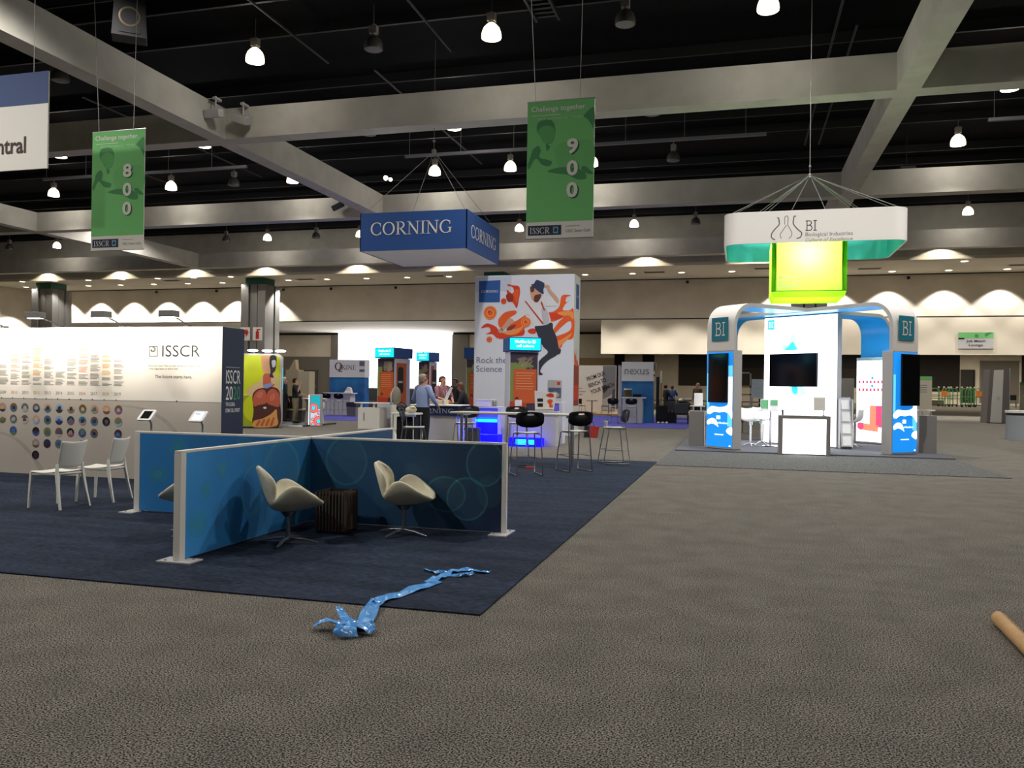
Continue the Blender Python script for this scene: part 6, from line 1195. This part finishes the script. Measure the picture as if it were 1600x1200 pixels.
# ---------------------------------------------------------------- people
def person(label, loc, heading, H, pose=None, shirt='#8fa0c0', pants='#1c1e2a', skin=None, hair=None, hairstyle='short', seated=False, lean=0.0, lanyard=False, armL=None, armR=None, headyaw=0.0, longsleeve=True, stout=1.0):
    """local +Y is forward; joints are laid out for 1.75 m and scaled"""
    k = H / 1.75; t = thing('person', label, 'person', loc, heading); sk = skin or m_skin; hr = hair or m_hairk
    S = lambda x, y, z: Vector((x, y, z)) * k
    tilt = Matrix.Translation(S(0, 0, .95)) @ Matrix.Rotation(-lean, 4, 'X') @ Matrix.Translation(-S(0, 0, .95))
    U = lambda x, y, z: (tilt @ S(x, y, z))
    drop = S(0, 0, -.4) if seated else S(0, 0, 0)
    hip = {s: S(s * .09, 0, .92) for s in (-1, 1)}
    if seated: knee = {s: S(s * .11, .42, .9) for s in (-1, 1)}; ank = {s: S(s * .11, .4, .5) for s in (-1, 1)}; toe = {s: S(s * .12, .56, .45) for s in (-1, 1)}
    else: knee = {s: S(s * .1, .02, .5) for s in (-1, 1)}; ank = {s: S(s * .105, -.02, .09) for s in (-1, 1)}; toe = {s: S(s * .12, .15, .03) for s in (-1, 1)}
    sh = {s: U(s * .185, 0, 1.42) for s in (-1, 1)}
    arms = {-1: armL or ((-.24, -.02, 1.14), (-.22, .1, .9)), 1: armR or ((.24, -.02, 1.14), (.22, .1, .9))}
    el = {s: U(*arms[s][0]) for s in (-1, 1)}; wr = {s: U(*arms[s][1]) for s in (-1, 1)}
    V = []; E = []; Rd = []
    def add(p, r, par=None):
        V.append(tuple(p + drop)); Rd.append(r * k)
        if par is not None: E.append((par, len(V) - 1))
        return len(V) - 1
    pv = add(S(0, 0, .95), .115); ch = add(U(0, 0, 1.22), .12, pv); nb = add(U(0, -.01, 1.42), .085, ch); nk = add(U(0, 0, 1.5), .055, nb)
    cy, sy_ = math.cos(headyaw), math.sin(headyaw)
    Hd = lambda x, y, z: U(x * cy - y * sy_, x * sy_ + y * cy, z)
    jaw = add(Hd(0, .03, 1.565), .068, nk); he = add(Hd(0, .01, 1.66), .088, jaw); cr = add(Hd(0, -.005, 1.715), .06, he)
    no = add(Hd(0, .115, 1.63), .014, jaw)
    for s in (-1, 1): add(Hd(s * .088, 0, 1.63), .02, he)
    for s in (-1, 1):
        a = add(sh[s], .055, nb); b = add(el[s], .042, a); c = add(wr[s], .029, b)
        d = (wr[s] - el[s]).normalized(); n = d.cross(Vector((0, 1, .2))).normalized() if abs(d.dot(Vector((0, 1, .2)).normalized())) < .95 else Vector((1, 0, 0)); pz = d.cross(n).normalized()
        pm_ = add(wr[s] + d * .055 * k, .034, c)
        for f, (off, ln) in enumerate(((-.027, .07), (-.009, .08), (.009, .075), (.027, .058))):
            q = wr[s] + d * .09 * k + n * off * k; g1 = add(q, .0095, pm_); g2 = add(q + (d * ln * .55 + pz * .012) * k, .0085, g1); add(q + (d * ln * .9 + pz * .035) * k, .0075, g2)
        th = add(wr[s] + (d * .04 + n * -.035) * k, .011, pm_); add(wr[s] + (d * .085 + n * -.06 + pz * .015) * k, .009, th)
        h = add(hip[s], .085, pv); kn = add(knee[s], .055, h); an = add(ank[s], .036, kn); add(toe[s], .03, an)
    me = bpy.data.meshes.new('body'); me.from_pydata(V, E, []); me.materials.append(sk); o = bpy.data.objects.new('body', me); COL.objects.link(o); o.parent = t
    md = o.modifiers.new('skin', 'SKIN'); md.use_smooth_shade = True
    sd = me.skin_vertices[0].data
    for i, r_ in enumerate(Rd): sd[i].radius = (r_, r_)
    sd[0].use_root = True
    m2 = o.modifiers.new('sub', 'SUBSURF'); m2.levels = 1; m2.render_levels = 1
    # clothes
    c1 = MB(mat('cloth_' + shirt.lstrip('#'), shirt, .8)); w_ = stout
    rings = [(.9, .165 * w_, .125 * w_), (1.0, .168 * w_, .13 * w_), (1.12, .165 * w_, .125 * w_), (1.28, .185 * w_, .128 * w_), (1.39, .195, .115), (1.455, .14, .09), (1.485, .075, .07)]
    n = 16; vv = []
    for z, rx, ry in rings:
        for j in range(n): a = 2 * PI * j / n; vv.append(U(rx * math.cos(a), ry * math.sin(a), z) + drop)
    c1.add(vv, [(i*n + j, i*n + (j+1) % n, (i+1)*n + (j+1) % n, (i+1)*n + j) for i in range(len(rings)-1) for j in range(n)], None, True)
    for s in (-1, 1):
        pts = [U(s * .13, 0, 1.43) + drop, sh[s] + drop, (sh[s] + el[s]) / 2 + drop, el[s] + drop]
        rr = [.085, .078, .064, .058]
        if longsleeve: pts += [(el[s] + wr[s]) / 2 + drop, wr[s] + drop - (wr[s] - el[s]) * .06]; rr += [.05, .042]
        c1.tube(pts, [q * k for q in rr], 10)
    c1.build('top_garment', t)
    c2 = MB(mat('cloth_' + pants.lstrip('#'), pants, .85)); c2.loft([(0, 0, z * k + drop.z, rx * k * w_, ry * k * w_) for z, rx, ry in ((.78, .15, .115), (.86, .172, .13), (.95, .17, .13), (1.02, .16, .125))], 16)
    for s in (-1, 1): c2.tube([hip[s] + drop, (hip[s] + knee[s]) / 2 + drop, knee[s] + drop, (knee[s] + ank[s]) / 2 + drop, ank[s] + drop - S(0, 0, .03)], [q * k for q in (.105, .098, .078, .07, .068)], 12)
    c2.build('trousers', t)
    for s in (-1, 1):
        f = MB(m_shoe); f.tube([ank[s] + drop + S(0, -.05, -.035), ank[s] + drop + S(0, .06, -.04), toe[s] + drop + S(0, .02, .005), toe[s] + drop + S(0, .07, .0)], [q * k for q in (.045, .05, .045, .025)], 10); f.build('shoe', t)
    h_ = MB(hr)
    hv = []; nn = 16; rw = [(1.765, .02, .02), (1.755, .055, .06), (1.725, .088, .095), (1.68, .1, .108), (1.63, .098, .108)] + ([(1.56, .088, .1), (1.5, .09, .09), (1.4, .1, .085)] if hairstyle == 'long' else ([(1.57, .08, .095)] if hairstyle == 'short' else [(1.58, .11, .12)]))
    for z, rx, ry in rw:
        for j in range(nn):
            a = 2 * PI * j / nn; x, y = rx * math.cos(a), ry * math.sin(a) - .012
            if z < 1.7: y = min(y, .045 if z > 1.65 else .0)
            if hairstyle == 'bun' and z < 1.7: x *= 1.05
            hv.append(Hd(x, y - .008, z) + drop)
    h_.add(hv, [(i*nn + j, i*nn + (j+1) % nn, (i+1)*nn + (j+1) % nn, (i+1)*nn + j) for i in range(len(rw)-1) for j in range(nn)], None, True); h_.add(hv[:nn], [tuple(range(nn))])
    h_.build('hair', t)
    e = MB(m_eye)
    for s in (-1, 1): e.ball(Hd(s * .034, .09, 1.655) + drop, .011 * k, .007 * k, .008 * k, 8, 6)
    e.build('eyes', t); mo = MB(mat('lips', '#8a4a40', .6)); mo.ball(Hd(0, .092, 1.585) + drop, .024 * k, .008 * k, .007 * k, 8, 6); mo.build('mouth', t)
    if lanyard:
        l = MB(m_white); l.tube([U(-.07, .06, 1.46) + drop, U(-.05, .135 * w_, 1.3) + drop, U(0, .14 * w_, 1.15) + drop, U(.05, .135 * w_, 1.3) + drop, U(.07, .06, 1.46) + drop], .008 * k, 5); l.ball(U(0, .15 * w_, 1.1) + drop, .05 * k, .01, .055 * k, 10, 6); l.build('lanyard', t)
    return t
# heading: 0 faces +Y (away from the camera), 180 faces the camera
person('grey-haired man in light blue shirt and dark trousers, seen from behind', (-7.93, 20.4, 0), R(-20), 1.9, shirt='#8c9cc4', pants='#15161c', hair=m_hairg, headyaw=R(-35), armL=((-.3, .0, 1.16), (-.26, .22, 1.02)), armR=((.3, .02, 1.16), (.24, .24, 1.02)), stout=1.08)
person('man in black top and khaki trousers holding his hand to his face', (-17.15, 30.1, .06), R(-75), 1.78, shirt='#15161a', pants='#8a7c62', hair=m_hairk, longsleeve=False, armR=((.2, .12, 1.16), (.08, .2, 1.5)), armL=((-.2, .12, 1.15), (-.12, .34, 1.08)))
person('person with ruddy face and pale cap almost hidden behind the lime green box', (-18.3, 31.2, .06), R(-40), 1.82, shirt='#22252a', pants='#1a1a1c', hair=m_lgrey, skin=mat('skin_ruddy', '#b06a58', .6))
person('woman in mauve top with white lanyard standing behind the service counter', (-8.7, 24.0, 0), R(-125), 1.9, shirt='#8a5a66', pants='#2a2a30', hair=m_hairb, hairstyle='bun', lanyard=True, longsleeve=False, armL=((-.25, .1, 1.16), (-.1, .36, 1.05)), armR=((.25, .1, 1.16), (.12, .36, 1.08)))
t_ = person('dark-haired seated woman in black top leaning over papers by the tall tower', (-7.62, 23.1, .42), R(110), 1.7, shirt='#151418', pants='#77756c', hair=m_hairb, hairstyle='long', seated=True, lean=.3, skin=m_skin2, armL=((-.24, .16, 1.18), (-.12, .38, 1.14)), armR=((.24, .16, 1.18), (.1, .36, 1.2)))
t = thing('bar_stool', 'pale stool under the dark-haired seated woman', 'stool', (-7.62, 23.1, 0)); MB(m_lgrey).cyl((0, 0, 0), .2, .78, .83, 18).build('seat', t); MB(m_chrome).cyl((0, 0, 0), .025, .02, .78, 10).build('pedestal', t); MB(m_chrome).cyl((0, 0, 0), .2, 0, .025, 18).build('base', t)
small('paper_stack', 'tan folders and white papers on the service counter', 'papers', (-8.2, 22.1, 1.092), None, [('folders', MB(mat('folder_tan', '#c8b494', .7)).box(-.25, .3, -.2, .2, 0, .12)), ('papers', MB(m_white).box(-.35, .05, -.25, .1, .12, .14)), ('flap', MB(m_white).prism([(0, 0), (.12, .02), (.3, .42), (.24, .44)], (.25, -.2, .05), XR, ZU, .02))])
person('person with dark curly hair in dark clothes behind the mauve woman', (-10.9, 31.5, 0), R(160), 1.9, shirt='#20262a', pants='#1c1c20', hair=m_hairk, hairstyle='bun', skin=m_skin2)
person('person in black jacket partly hidden by the cases right of the nexus wall', (-3.98, 47.6, .013), R(-60), 1.84, shirt='#1c1d20', pants='#201f20', hair=m_hairk, armR=((.25, .1, 1.16), (.2, .3, 1.1)))
person('person in blue shirt with back turned right of the nexus wall', (-3.85, 50.2, 0), R(10), 1.84, shirt='#33507c', pants='#1c1e28', hair=m_hairb, armR=((.27, .02, 1.2), (.3, .2, 1.35)))
person('person in brown coat standing left of the glowing stand', (-2.25, 47.5, .013), R(150), 1.95, shirt='#5a4430', pants='#1c1c22', hair=mat('hair_pinkish', '#b08a80', .6))
